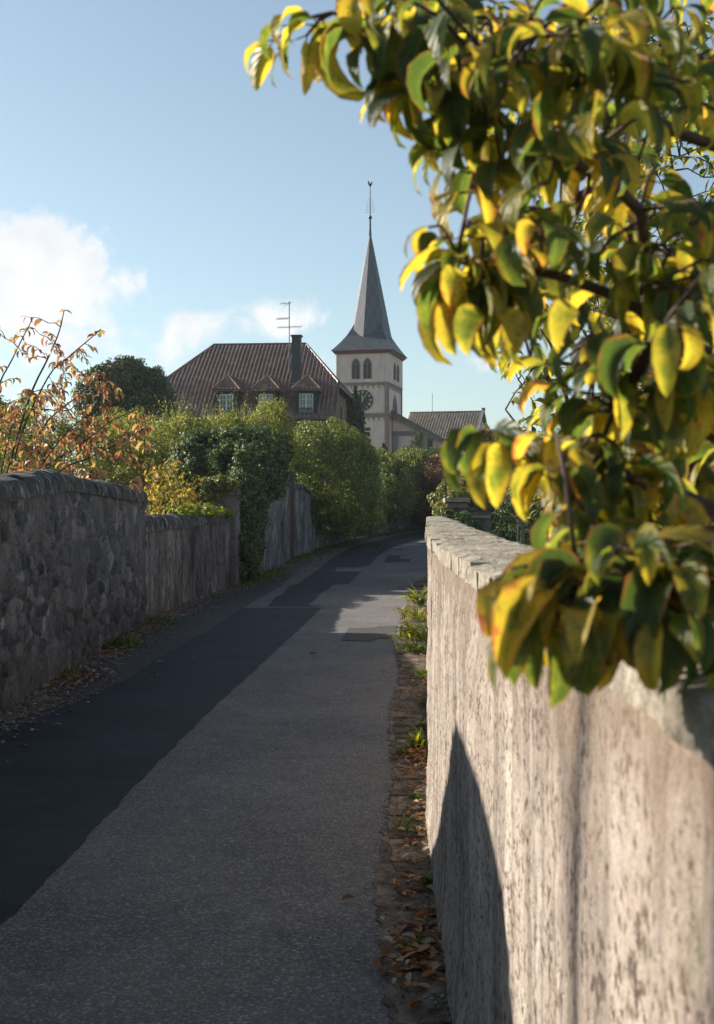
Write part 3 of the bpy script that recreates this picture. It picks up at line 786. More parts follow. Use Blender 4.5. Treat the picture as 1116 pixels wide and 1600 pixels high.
def slabs():
    V = []; Fc = []; y = -1.2; r = random.Random(4)
    while y < 26:
        L = r.uniform(.24,.42) if y < 12 else r.uniform(.3,.55); ye = min(y+L, 26.02)
        dz = r.uniform(-.004,.004); h = .052+r.uniform(-.008,.006); ov = .022+r.uniform(-.004,.004); ovb = .03+r.uniform(-.02,.02)
        nu, nv = 9, 6; b = len(V)
        def pt(a, c, top):
            yy = y+.0015+(ye-y-.003)*c
            X = float(RIGHTs(yy)); xx = X-ov+(.27+ov+ovb)*a
            round_ = 0
            ea = min(a,1-a)*(nu-1); ec = min(c,1-c)*(nv-1)
            if top and (ea < .5 or ec < .5): round_ = .009
            jit = r.uniform(-.0022,.0022)
            if ea < .5: xx += r.uniform(-.006,.006)
            if ec < .5: yy += r.uniform(-.004,.004)
            return (xx, yy, topz(yy)+dz+(h-round_+jit if top else .0))
        for a in range(nu):
            for c in range(nv): V.append(pt(a/(nu-1), c/(nv-1), True))
        for a in range(nu-1):
            for c in range(nv-1): i = b+a*nv+c; Fc.append((i, i+nv, i+nv+1, i+1))
        # skirt
        ring = [b+a*nv for a in range(nu)] + [b+(nu-1)*nv+c for c in range(1,nv)] + [b+a*nv+nv-1 for a in range(nu-2,-1,-1)] + [b+c for c in range(nv-2,0,-1)]
        b2 = len(V)
        for i in ring: x, yy, z = V[i]; V.append((x+r.uniform(-.002,.002), yy, topz(yy)+dz-.004+.003))
        m = len(ring)
        for k in range(m): Fc.append((ring[k], ring[(k+1)%m], b2+(k+1)%m, b2+k))
        Fc.append(tuple(b2+k for k in range(m)))
        y = ye
    return mesh_np('coping', np.array(V), Fc, M['coping'], wr)
slabs()
# cross wall with end pier beyond the wall's end, and its continuation
xw = thing('cross_wall', 'short dark capped wall with a squared end pier crossing behind the right wall', 'wall', (2.3, 27, 0))
mb = MB()
c = at(700,795,27.0)
mb.box(((1.92+2.62)/2, 27.1, .82), (.72, .22, 1.60)); mb.build('wall_body', M['pier'], xw, world=True)
MB().box((2.32, 27.1, 1.655), (1.02, .34, .07)).build('coping', M['darkcoping'], xw, world=True)
MB().box((2.72, 27.1, .84), (.17, .24, 1.54)).build('end_pier', M['pier'], xw, world=True)
mb = MB(); mb.box((2.32,26.96,1.50),(.9,.08,.05)); mb.build('ledge', M['coping'], xw, world=True)
w5 = thing('garden_wall', 'pale slab topped wall rising behind the short cross wall on the right', 'wall', (2.1, 31, 0))
MB().prism([(1.93,27.6,0),(2.38,27.6,0),(2.75,34,0),(2.3,34,0)], (0,0,1.80)).build('wall_body', M['roughcast'], w5, world=True)
mb = MB()
y = 27.5; r = random.Random(2)
while y < 34:
    L = r.uniform(.35,.6); x = 1.93+(y-27.6)*.058
    mb.box((x+.225, y+L/2, 1.85+r.uniform(-.01,.01)), (.54, L-.012, .09)); y += L
mb.build('coping', M['coping'], w5, world=True)
# ------------------------------------------------------------------ house
def tiled(P, umin, umax, prof, parent, name, mat, col=.235, row=.34, amp=.105, sub=6, flip=False):
    """Corrugated tile roof. prof: list of (y,z) from ridge down; umin/umax functions of the travelled distance"""
    segs = [math.dist(prof[i], prof[i+1]) for i in range(len(prof)-1)]; T = sum(segs)
    cs = np.concatenate([[0], np.cumsum(segs)]); py = [p[0] for p in prof]; pz = [p[1] for p in prof]
    rows = max(2, int(T/row)); vs = []
    for k in range(rows):
        vs += [(k/rows*T, 0.0), ((k+.98)/rows*T, 1.0)]
    vs = vs + [(T, 1.0)]
    U0 = min(umin(t) for t, _ in vs); U1 = max(umax(t) for t, _ in vs)
    us = np.arange(U0, U1+col/sub, col/sub); V = []; nu = len(us)
    for t, st in vs:
        y = np.interp(t, cs, py); z = np.interp(t, cs, pz)
        i = min(np.searchsorted(cs, t, side='right')-1, len(segs)-1)
        dy = (prof[i+1][0]-prof[i][0])/segs[i]; dz = (prof[i+1][1]-prof[i][1])/segs[i]
        ny, nz_ = -dz, dy
        if nz_ < 0: ny, nz_ = -ny, -nz_
        a, b = umin(t), umax(t)
        for u in us:
            w = abs(math.sin(math.pi*u/col))**.9*amp + st*.028
            uu = min(max(u, a), b)
            V.append((uu, y+ny*w, z+nz_*w))
    Fc = [(i*nu+j, i*nu+j+1, (i+1)*nu+j+1, (i+1)*nu+j) for i in range(len(vs)-1) for j in range(nu-1)]
    V = np.array(V)
    if P is not None: V = np.array([tuple(P @ Vector(v)) for v in V])
    return mesh_np(name, V, np.array(Fc), mat, parent, world=False, smooth=False)

house = thing('house', 'large house with a red tiled half hipped roof and three dormers behind the trees', 'house', (-6.0, 79.4, 0), R(-4.9))
HZ = gzf(79)
prof = [(0,11.85),(-4.2,9.05),(-7.0,6.72)]
dist1 = math.dist(prof[0], prof[1]); ov = 5.3
RL = 2.88
def hu(sign):
    def f(t):
        if t < dist1: return sign*(RL+(ov-RL)*t/dist1)
        return sign*ov
    return f
roof = tiled(None, hu(-1), hu(1), prof, house, 'roof', M['tiles'])
profb = [(0,11.85),(4.2,9.05),(7.0,6.72)]
mb = MB()
mb.add([(-RL,0,11.86),(RL,0,11.86),(ov,4.2,9.06),(-ov,4.2,9.06)], [(0,1,2,3)]); mb.add([(-ov,4.2,9.06),(ov,4.2,9.06),(ov,7,6.72),(-ov,7,6.72)], [(0,1,2,3)])
mb.build('rear_roof', M['tiles'], house)
for sg in (-1,1):
    Pm = Matrix.Translation((sg*RL,0,0)) @ Matrix.Rotation(R(90)*sg, 4, 'Z')
    tiled(Pm, lambda t: -4.2*t/math.hypot(ov-RL,2.8), lambda t: 4.2*t/math.hypot(ov-RL,2.8), [(0,11.85),(-(ov-RL),9.05)], house, 'hip_roof', M['tiles'])
mb = MB()
for sg in (-1,1):
    mb.tube([(sg*RL,0,11.9),(sg*ov,-4.2,9.12)], .085, 6); mb.tube([(sg*RL,0,11.9),(sg*ov,4.2,9.12)], .085, 6)
mb.tube([(-RL,0,11.92),(RL,0,11.92)], .1, 6)
mb.build('ridge_tiles', M['tiles'], house)
mb = MB()
for sg in (-1,1):
    x = sg*(ov+.03)
    MB().bar((x,-4.2,9.02),(x,-7.05,6.66), .07, .2).build('barge_board', M['chimney'], house); MB().bar((x,4.2,9.02),(x,7.05,6.66), .07, .24).build('barge_board', M['chimney'], house)
    MB().bar((x,-4.3,8.98),(x,4.3,8.98), .10, .18).build('hip_fascia', M['chimney'], house)
mb = MB()
wx = 4.95
mb.prism([(-wx,-6.4,HZ-.5),(-wx,6.4,HZ-.5),(-wx,6.4,7.15),(-wx,4.2,8.85),(-wx,-4.2,8.85),(-wx,-6.4,7.15)], (2*wx,0,0))
mb.build('wall', M['brick'], house)
def house_window(x, y, z, w, h, side=False):
    fr = MB()
    if side:
        fr.box((x, y, z), (.08, w, h)); fr.build('window', M['darkwood'], house)
    return
mbw = MB()
for yy, zz in ((-3.4,7.6),(.4,7.6)):
    f = MB().box((wx+.03, yy, zz), (.06, .9, 1.3)).build('window', M['greytrim'], house)
    MB().box((wx+.065, yy, zz), (.03, .7, 1.1)).build('pane', M['glass'], f)
mb = MB(); mb.tube([(-ov,-7.12,6.62),(ov,-7.12,6.60)], .075, 8); mb.tube([(ov-.45,-7.12,6.55),(ov-.5,-6.5,6.2),(ov-.5,-6.5,HZ)], .05, 6); mb.build('gutter', M['metal'], house)
MB().box((0,-6.75,6.58),(2*ov-.3,.62,.09)).build('soffit', M['darkwood'], house)
for dx in (-.83, 1.42, 3.72):
    yf = -6.55; zt = 8.50; hw = .60; eo = .80
    d = MB(); d.prism([(dx-hw,yf,6.95),(dx+hw,yf,6.95),(dx+hw,yf,zt),(dx-hw,yf,zt)], (0,2.3,0)); dorm = d.build('dormer', M['darkwood'], house)
    # little hipped tiled roof
    ya = yf-.22; apex = (dx, yf+.62, 9.36)
    n = 7; V = []; Fc = []
    rf = MB()
    Pm = Matrix.Translation((dx,0,0))
    tt = math.dist((yf+.62,9.36),(ya,zt))
    front = tiled(Pm, lambda t: -eo*t/tt, lambda t: eo*t/tt, [(yf+.62,9.36),(ya,zt)], dorm, 'dormer_roof', M['tiles'], row=.3, amp=.04)
    yb = -3.6
    for sg in (-1,1):
        rf.add([(dx,yf+.62,9.37),(dx,yb,9.37),(dx+sg*eo,-4.85,zt),(dx+sg*eo,ya,zt)], [(0,1,2,3) if sg < 0 else (3,2,1,0)])
        rf.tube([(dx,yf+.62,9.40),(dx+sg*eo,ya,zt+.04)], .055, 6)
        rf.box((dx+sg*(eo-.03), (ya-4.9)/2, zt-.03), (.06, -4.9-ya, .08))
    rf.tube([(dx,yf+.62,9.40),(dx,yb,9.40)], .06, 6)
    rf.box((dx, ya+.04, zt-.035), (2*eo, .07, .08))
    rf.build('dormer_ridge', M['tiles'], dorm)
    fr = MB(); wz = 7.78; ww = .78; wh = .96; y_ = yf-.03
    for sx in (-1, 1):
        cx = dx+sx*ww/4
        for ex in (-1, 1): fr.box((cx+ex*(ww/4-.025), y_, wz), (.05,.06,wh))
        for ez in (-1, 1): fr.box((cx, y_, wz+ez*(wh/2-.025)), (ww/2-.10,.06,.05))
        fr.box((cx, y_+.004, wz), (.028,.045,wh-.10))
        for ez in (-.17,.17): fr.box((cx, y_+.008, wz+ez), (ww/2-.1,.035,.028))
    fo = fr.build('window', M['white'], dorm)
    MB().box((dx, yf-.008, wz), (ww-.04,.012,wh-.04)).build('pane', M['glass'], dorm)
    MB().box((dx, yf-.14, 7.24), (.88,.2,.15)).build('window_box', M['redstone'] if dx < 3 else M['metal'], dorm)
    if dx > 3:
        fl = MB(); rr = random.Random(3)
        for _ in range(46): fl.sphere((dx+rr.uniform(-.38,.38), yf-.16+rr.uniform(-.06,.06), 7.33+rr.uniform(0,.13)), rr.uniform(.02,.045), 5, 3)
        fl.build('window_box_flowers', M['geranium'], dorm)
ch = MB(); ch.box((2.85,-4.1,10.35),(.50,.55,2.9)); ch.build('chimney', M['chimney'], house)
MB().box((2.85,-4.1,11.84),(.64,.69,.09)).build('chimney_cap', M['chimney'], house)
MB().box((2.85,-4.50,9.05),(.62,.12,.10)).build('chimney_flashing', M['metal'], house)
# aerial
an = MB(); ax, ay = 2.30, -3.3
an.tube([(ax,ay,9.3),(ax,ay,14.0)], .028, 6)
def yagi(z, x0, x1, n, el, yv=.0):
    an.tube([(x0,ay,z),(x1,ay+.02,z+.10)], .010, 5)
    for k in range(n):
        x = x0+(x1-x0)*(k+.2)/n; l = el*(1-.03*k)
        an.tube([(x-.10*l,ay-l/2,z+.02+.0*k),(x+.10*l,ay+l/2,z+.05)], .006, 4); 
        an.tube([(x-.22*l,ay-.05,z-.04),(x+.22*l,ay+.05,z+.13)], .006, 4)
yagi(13.85, ax-.5, ax+.15, 4, .5); yagi(12.95, ax-.72, ax-.0, 9, .6); yagi(12.45, ax-.65, ax+.78, 11, .7)
an.tube([(ax-.3,ay,13.7),(ax-.02,ay,13.9)], .012, 4)
an.build('aerial', M['metal'], house)

# ------------------------------------------------------------------ church
CZ = 2.5
church = thing('church', 'pinkish church with a slate spire, clock tower and tiled nave behind the hedges', 'church', (1.165, 113.9, 0), R(-13.35))
hx, hy = 2.3, 3.1
body = MB(); body.box((0,0,(12.7+CZ)/2-.0), (2*hx-.16, 2*hy-.16, 12.7-CZ)); body.box((0,0,(12.72+15.5)/2), (2*hx, 2*hy, 15.5-12.72))
tower = body.build('tower', M['church'], church)
def arch(w, h, n=7, pointed=True):
    """closed outline in (x,z), base centred at 0"""
    pts = [(-w/2,0),(w/2,0)]
    sh = h-(w*.85 if pointed else w/2)
    if pointed:
        for k in range(n+1):
            a = R(60)*k/n*1.0; pts.append((-w/2+w*math.cos(a), sh+w*math.sin(a)*.98))
        for k in range(n-1,-1,-1):
            a = R(60)*k/n; pts.append((w/2-w*math.cos(a), sh+w*math.sin(a)*.98))
    else:
        for k in range(n*2+1):
            a = math.pi*k/(2*n); pts.append((w/2*math.cos(a), sh+w/2*math.sin(a)))
    return pts
def arch_window(x, z, w, h, face='front', louv=True, par=None):
    par = par or tower
    def T(px, pz, out):
        if face == 'front': return Vector((x+px, -hy-out, z+pz))
        return Vector((hx+out, x+px, z+pz))
    fr = MB(); o = arch(w+.14, h+.10)
    nrm = Vector((0,-1,0)) if face == 'front' else Vector((1,0,0))
    fr.prism([T(a,b,0.0) for a,b in o], nrm*.05); f = fr.build('window', M['sandtrim'], par)
    gl = MB(); gl.prism([T(a,b+.03,.051) for a,b in arch(w,h)], nrm*.012); gl.build('opening', M['black'], f)
    lv = MB(); k = .1
    sh = h-w*.85
    while k < sh+.05:
        lv.prism([T(-w/2+.03,k,.064),(T(w/2-.03,k,.064)),T(w/2-.03,k+.07,.07),T(-w/2+.03,k+.07,.07)], nrm*.02); k += .115
    lv.build('louvres', M['louvre'], f)
    tr = MB(); out = .09
    def seg(a, b): tr.bar(T(*a,out), T(*b,out), .045, .045, up=nrm)
    seg((0,0.02),(0,sh+.02)); 
    for sg in (-1,1):
        pts = [(0,sh),(sg*w*.12,sh+w*.22),(sg*w*.25,sh+w*.30),(sg*w*.38,sh+w*.2),(sg*w*.47,sh)]
        for a, b in zip(pts, pts[1:]): seg(a, b)
        pts = [(0,sh+w*.12),(sg*w*.2,sh+w*.36),(sg*w*.15,sh+w*.58),(0,sh+w*.72)]
        for a, b in zip(pts, pts[1:]): seg(a, b)
    tr.build('tracery', M['greytrim'], f)
arch_window(-.56, 13.05, .62, 1.72); arch_window(.46, 13.05, .62, 1.72)
arch_window(-.55, 13.15, .75, 1.45, 'side'); arch_window(.85, 13.15, .75, 1.45, 'side')
# cornices, arch friezes and corner strips
def frieze(z, x0, x1, face, n, off=0):
    """row of little hanging arches"""
    f = MB(); st = (x1-x0)/n
    for k in range(n):
        xa = x0+k*st; pts = []
        for j in range(9):
            a = math.pi*j/8; pts.append((xa+st/2-math.cos(a)*st*.42, z-.30+math.sin(a)*st*.38))
        poly = [(xa,z),(xa,z-.36),(xa+st*.04,z-.42),(xa+st*.08,z-.36)] + pts[0:] + [(xa+st*.92,z-.36),(xa+st*.96,z-.42),(xa+st,z-.36),(xa+st,z)]
        if face == 'front': f.prism([(px,-hy+.08-.05,pz) for px,pz in poly], (0,.06,0))
        else: f.prism([(hx-.08+.0,px,pz) for px,pz in poly], (.05,0,0))
    f.build('arch_frieze', M['sandtrim'], tower)
frieze(12.62, -hx+.36, hx-.36, 'front', 8); frieze(12.62, -hy+.36, hy-.36, 'side', 10)
frieze(9.85, -.42, hx-.36, 'front', 5); frieze(9.85, -hy+.36, -.9, 'side', 4)
cn = MB()
for z, e, h in ((12.70,.10,.12),(10.02,.12,.16)):
    cn.box((0,0,z),(2*hx-.16+2*e, 2*hy-.16+2*e, h))
cn.box((0,0,9.90),(2*hx-.06, 2*hy-.06, .08))
cn.build('cornice', M['sandtrim'], tower)
def strip(c, d): MB().box(c, d).build('pilaster', M['sandtrim'], tower)
for sx in (-1,1):
    for z0_, z1_ in ((10.1,12.63),(CZ,9.85)):
        strip((sx*(hx-.20), -hy+.05, (z0_+z1_)/2), (.26,.10,z1_-z0_))
strip((hx-.05,-hy+.20,(10.1+12.63)/2),(.10,.26,2.53)); strip((hx-.05,-hy+.20,(CZ+9.85)/2),(.10,.26,9.85-CZ))
strip((hx-.05,hy-.20,(10.1+12.63)/2),(.10,.26,2.53))
strip((hx-.05,-hy+2.0,(CZ+9.85)/2),(.10,.3,9.85-CZ)); strip((-.55,-hy+.05,(CZ+9.85)/2),(.24,.10,9.85-CZ))
arch_big = MB(); o = arch(1.9, 1.75, pointed=True)
arch_big.prism([(hx-.08, a-.1, 10.12+b) for a,b in o], (.06,0,0)); f = arch_big.build('window', M['sandtrim'], tower)
MB().prism([(hx-.02, a-.1, 10.14+b) for a,b in arch(1.6,1.52)], (.02,0,0)).build('opening', M['louvre'], f)
# clock
ck = MB(); ccx, ccz, cr_ = .04, 11.22, .90
ring = [(ccx+cr_*math.cos(2*math.pi*k/48), -hy+.03, ccz+cr_*math.sin(2*math.pi*k/48)) for k in range(48)]
ck.prism(ring, (0,-.06,0)); clock = ck.build('clock', M['clockblack'], tower)
yk = -hy-.045
def rad(a, r, off=0.0):                     # clock angle from 12, clockwise
    return Vector((ccx+math.sin(a)*r+math.cos(a)*off, yk, ccz+math.cos(a)*r-math.sin(a)*off))
ROM = ['XII','I','II','III','IIII','V','VI','VII','VIII','IX','X','XI']
for k, s in enumerate(ROM):
    nm = MB(); a = R(30*k); r0, r1 = .60, .82
    ws = {'I':.065,'V':.13,'X':.13}; tot = sum(ws[c_] for c_ in s); x = -tot/2
    for c_ in s:
        w_ = ws[c_]; m_ = x+w_/2
        if c_ == 'I': nm.bar(rad(a,r0,m_), rad(a,r1,m_), .036, .02, up=Vector((0,1,0)))
        elif c_ == 'V':
            nm.bar(rad(a,r0,m_), rad(a,r1,m_-.045), .032, .02, up=Vector((0,1,0))); nm.bar(rad(a,r0,m_), rad(a,r1,m_+.045), .024, .02, up=Vector((0,1,0)))
        else:
            nm.bar(rad(a,r0,m_-.045), rad(a,r1,m_+.045), .024, .022, up=Vector((0,1,0))); nm.bar(rad(a,r0,m_+.045), rad(a,r1,m_-.045), .032, .018, up=Vector((0,1,0)))
        x += w_
    nm.build('numeral', M['white'], clock)
hd = MB(); yk = -hy-.075
hd.bar(rad(R(33),-.22), rad(R(33),.78), .045, .02, up=Vector((0,1,0))); hd.build('minute_hand', M['gold'], clock); hd = MB()
yk = -hy-.10
hd.bar(rad(R(-2),-.12), rad(R(-2),.40), .075, .02, up=Vector((0,1,0))); hd.bar(rad(R(-2),.38), rad(R(-2),.52), .035, .02, up=Vector((0,1,0)))
hd.build('hour_hand', M['gold'], clock)
# eaves, slate skirt and twisted spire
ex, ey = 2.6, 3.4
ev = MB()
ev.box((0,0,15.44),(2*ex-.1,2*ey-.1,.18)); ev.box((0,0,15.30),(2*ex-.34,2*ey-.34,.14)); ev.build('eaves', M['redwood'], tower)
Zs = [15.50,15.62,15.9,16.4,17.0,17.7,18.5,19.4,20.2]
fs = [1.04,1.0,.92,.79,.655,.52,.38,.26,.14]
V = []; Fc = []
for z, f_ in zip(Zs, fs):
    n4 = 6
    cs_ = [(-ex,-ey),(ex,-ey),(ex,ey),(-ex,ey)]
    for k in range(4):
        (xa,ya),(xb,yb) = cs_[k], cs_[(k+1)%4]
        for j in range(n4):
            t = j/n4; V.append(((xa+(xb-xa)*t)*f_, (ya+(yb-ya)*t)/ey*(ex*f_+(ey-ex)*max(0,1-(z-15.5)/1.7)), z))
n = 24
for i in range(len(Zs)-1):
    for k in range(n): Fc.append((i*n+k, i*n+(k+1)%n, (i+1)*n+(k+1)%n, (i+1)*n+k))
mesh_np('spire_skirt', np.array(V), Fc, M['slate'], tower, world=False)
tip = 26.5; sp = MB(); wS = .118; vS = .052
def octo(z):
    h = (tip-z)*.231/2*1.0           # half width of the wide faces' square
    h = (tip-z)*.182; c_ = h*.46
    p = [(-h+c_,-h),(h-c_,-h),(h,-h+c_),(h,h-c_),(h-c_,h),(-h+c_,h),(-h,h-c_),(-h,-h+c_)]
    a = R(23.5); return [(x*math.cos(a)-y*math.sin(a), x*math.sin(a)+y*math.cos(a)) for x, y in p]
V = []; Fc = []
lev = [16.3, 20, 24, 26.2]
for z in lev: V += [(x,y,z) for x, y in octo(z)]
for i in range(len(lev)-1):
    for k in range(8): Fc.append((i*8+k, i*8+(k+1)%8, (i+1)*8+(k+1)%8, (i+1)*8+k))
Fc.append(tuple(24+k for k in range(8)))
mesh_np('spire', np.array(V), Fc, M['spire'], tower, world=False)
fn = MB(); fn.tube([(0,0,26.0),(0,0,26.6),(0,0,27.6)], [.13,.09,.075], 8); fn.sphere((0,0,27.62), .17, 12, 8); fn.tube([(0,0,27.7),(0,0,30.5)], [.045,.03], 6)
fn.sphere((0,0,29.75), .06, 6, 5)
for dz, l in ((28.35,.42),(28.55,.36),(28.75,.30),(28.98,.25),(29.25,.2),(28.1,.42)):
    fn.bar((-l/1.2,0,dz),(l/1.2,0,dz), .018); fn.bar((-l/1.2,0,dz-.08),(-l/1.2,0,dz+.08), .016); fn.bar((l/1.2,0,dz-.08),(l/1.2,0,dz+.08), .016)
fn.build('finial_cross', M['black'], tower)
ck = MB()   # weathercock
out = [(-.05,30.42),(.05,30.42),(.13,30.52),(.20,30.72),(.17,30.86),(.11,30.78),(.05,30.66),(-.02,30.66),(-.06,30.78),(-.12,30.90),(-.2,30.86),(-.24,30.80),(-.18,30.74),(-.16,30.60),(-.12,30.50)]
ck.prism([(x,-.03,z-.05) for x, z in out], (0,.06,0)).build('weathercock', M['black'], tower)
# nave: half gable with raking roof edge, tiled cross roof behind
nv = MB()
nv.prism([(hx-.02,-1.2,CZ),(8.1,-1.2,CZ),(8.1,-1.2,6.9),(hx-.02,-1.2,10.3)], (0,3.0,0))
nave = nv.build('nave', M['church'], church)
rk = MB()
rk.bar((hx+.0,-1.45,10.25),(8.2,-1.45,6.95), .5, .17); rk.bar((hx+.0,-1.38,10.0),(8.2,-1.38,6.72), .3, .26)
rk.build('raking_cornice', M['greytrim'], nave)
MB().bar((hx+.0,-1.5,10.38),(8.25,-1.5,7.06), .8, .06).build('raking_flashing', M['chimney'], nave)
tm = MB(); tm.box((hx+1.0,-1.32,8.55),(2.1,.20,.16)); tm.box((hx+1.0,-1.28,8.40),(2.0,.12,.12))
tm.box((hx+.25,-1.28,(CZ+8.3)/2),(.45,.14,8.3-CZ)); tm.box((hx+2.6,-1.28,(CZ+8.4)/2),(.5,.14,8.4-CZ))
for k in range(7): tm.box((hx+.65+k*.24,-1.25,8.28),(.12,.1,.14))
tm.box((hx+2.95,-1.35,8.3),(.55,.3,.5)); tm.box((hx+2.95,-1.38,(CZ+8.2)/2),(.30,.3,8.2-CZ))
tm.build('trim', M['greytrim'], nave)
MB().box((hx+3.35,-1.30,(CZ+7.9)/2),(.28,.22,7.9-CZ)).build('downpipe', M['black'], nave)
cr2 = thing  # (kept short)
Pm = Matrix.Translation((0,0,0))
nrf = tiled(Pm, lambda t: hx+.0, lambda t: 9.1, [(6.6,10.75),(2.2,8.10)], church, 'nave_roof', M['tantiles'], col=.26, row=.36, amp=.05)
mb = MB(); mb.add([(hx,6.6,10.75),(9.1,6.6,10.75),(9.1,11.4,8.0),(hx,11.4,8.0)], [(0,1,2,3)]); mb.tube([(hx,6.6,10.82),(9.15,6.6,10.82)], .10, 6)
mb.build('nave_rear_roof', M['tantiles'], church)
MB().prism([(8.95,2.6,CZ),(8.95,10.8,CZ),(8.95,10.8,8.0),(8.95,6.6,10.6),(8.95,2.6,8.15)], (-6.7,0,0)).build('nave_wall', M['church'], church)
mb = MB(); mb.bar((9.15,6.6,10.9),(9.15,2.1,8.15), .16, .28); mb.bar((9.15,6.6,10.9),(9.15,11.4,8.0), .16, .28); mb.box((9.15,6.6,11.0),(.3,.3,.3))
mb.build('gable_coping', M['greytrim'], church)
MB().box((5.7,2.15,7.97),(6.8,.22,.22)).build('nave_gutter', M['chimney'], church)
MB().tube([(4.4,6.6,10.7),(4.4,6.6,12.6)], .025, 5).build('lightning_rod', M['metal'], church)

# ------------------------------------------------------------------ foliage tools
def unit(v): return v/np.maximum(np.linalg.norm(v, axis=-1, keepdims=True), 1e-9)
def rdir(n, r): return unit(r.normal(size=(n,3)))
def leaf_quads(P, Nn, L, Wd, r, droop=.5, fold=.18, updir=None):
    """folded four point leaves: P centres, Nn normals"""
    n = len(P)
    ax = r.normal(size=(n,3)); ax[:,2] -= droop*1.6
    if updir is not None: ax = updir + .55*r.normal(size=(n,3))
    ax = unit(ax - Nn*np.sum(ax*Nn, 1, keepdims=True))
    sd = np.cross(Nn, ax)
    L = np.asarray(L)[:,None]; Wd = np.asarray(Wd)[:,None]
    b = P - ax*L*.5; t = P + ax*L*.5 - Nn*L*.12
    m = P - ax*L*.06
    l = m - sd*Wd*.5 + Nn*Wd*fold; rr = m + sd*Wd*.5 + Nn*Wd*fold
    V = np.stack([b,l,t,rr], 1).reshape(-1,3)
    i = np.arange(n)[:,None]*4
    Fc = np.concatenate([i+np.array([[0,2,1]]), i+np.array([[0,3,2]])], 1).reshape(-1,3)
    return V, Fc
def crown_pts(blobs, nc, cr, per, r, inner=.2, zmin=None, flat=1.0, outb=.75):
    B = np.array([b[:6] for b in blobs], float)
    wgt = np.array([(b[3]*b[4]+b[4]*b[5]+b[3]*b[5]) for b in blobs]); wgt = wgt/wgt.sum()
    k = r.choice(len(B), nc, p=wgt)
    d = rdir(nc, r); rad_ = B[k,3:6]
    c = B[k,:3] + d*rad_*(r.uniform(.78,1.13,(nc,1)))
    # drop clumps buried within another blob
    keep = np.ones(nc, bool)
    for b in B:
        q = np.linalg.norm((c-b[:3])/b[3:6], axis=1); keep &= q > outb
    if zmin is not None: keep &= c[:,2] > zmin
    c = c[keep]; d = d[keep]
    crs = cr*r.uniform(.45,1.6,(len(c),1))
    m = np.maximum((per*(crs[:,0]/cr)**2), 3).astype(int)
    idx = np.repeat(np.arange(len(c)), m); n = len(idx)
    dd = rdir(n, r); dd = unit(dd + .55*d[idx])
    rr = r.uniform(0,1,(n,1))**.45
    P = c[idx] + dd*crs[idx]*rr*np.array([1,1,flat])
    nn = unit(dd*.7 + d[idx]*.35 + np.array([0,0,.45]) + .55*r.normal(size=(n,3)))
    if inner > 0:
        ni = int(n*inner); kk = r.choice(len(B), ni, p=wgt)
        di = rdir(ni, r); Pi = B[kk,:3] + di*B[kk,3:6]*(r.uniform(.35,.9,(ni,1)))
        if zmin is not None: Pi = Pi[Pi[:,2] > zmin]; di = di[:len(Pi)]
        P = np.concatenate([P, Pi]); nn = np.concatenate([nn, unit(di+.4*r.normal(size=di.shape))])
    return P, nn, c
def bush(name, label, cat, base, blobs, mat, nc=200, cr=.25, per=60, L=.09, Wd=.055, seed=1, inner=.25, zmin=None, stems=6, group=None, barkmat='bark', extra=None, droop=.5, stemr=.05):
    r = np.random.default_rng(seed)
    t = thing(name, label, cat, base, 0, group)
    P, nn, cl = crown_pts(blobs, nc, cr, per, r, inner, zmin)
    n = len(P); s = r.uniform(.6,1.25,n)
    V, Fc = leaf_quads(P, nn, L*s, Wd*s, r, droop)
    if extra is not None:
        V2, F2 = extra(r); Fc = np.concatenate([Fc, F2+len(V)]); V = np.concatenate([V, V2])
    mesh_np('foliage', V, Fc, M[mat], t)
    mb = MB(); rr = random.Random(seed)
    bb = Vector(base)
    sel = r.choice(len(cl), min(stems, len(cl)), replace=False) if len(cl) else []
    for i in sel:
        e = Vector(cl[i]); a = bb+Vector((rr.uniform(-.15,.15), rr.uniform(-.15,.15), -.05))
        mid = a.lerp(e, .5)+Vector((rr.uniform(-.2,.2), rr.uniform(-.2,.2), (e.z-a.z)*.15))
        mb.tube([a, a.lerp(mid,.5)+Vector((0,0,.05)), mid, e], [stemr, stemr*.8, stemr*.6, stemr*.2], 5)
    mb.build('stems', M[barkmat], t, world=True)
    return t
def B_(px, py, Y, rx, ry, rz):            # blob whose middle is seen at (px,py) from the lane, at distance Y
    p = at(px, py, Y); return (p.x, p.y, p.z, rx, ry, rz)
def shoots(px0, px1, pyf, Y0, Y1, n, length, L=.11, Wd=.03, per=16):
    """upright leafy shoots sticking out of a shrub's top"""
    def f(r):
        Vs = []; Fs = []; off = 0
        for k in range(n):
            px = r.uniform(px0, px1); Y = r.uniform(Y0, Y1); b = at(px, pyf(px), Y)
            d = Vector((r.normal()*.25, r.normal()*.25, 1)).normalized(); ln = length*r.uniform(.5,1.2)
            P = np.array([tuple(b+d*(ln*j/per)) for j in range(per)])
            nn = unit(rdir(per, r)+np.array([0,0,.3])); s = r.uniform(.7,1.2,per)*np.linspace(1.1,.6,per)
            V, Fc = leaf_quads(P+rdir(per,r)*.03, nn, L*s, Wd*s, r, .2)
            Vs.append(V); Fs.append(Fc+off); off += len(V)
        return np.concatenate(Vs), np.concatenate(Fs)
    return f

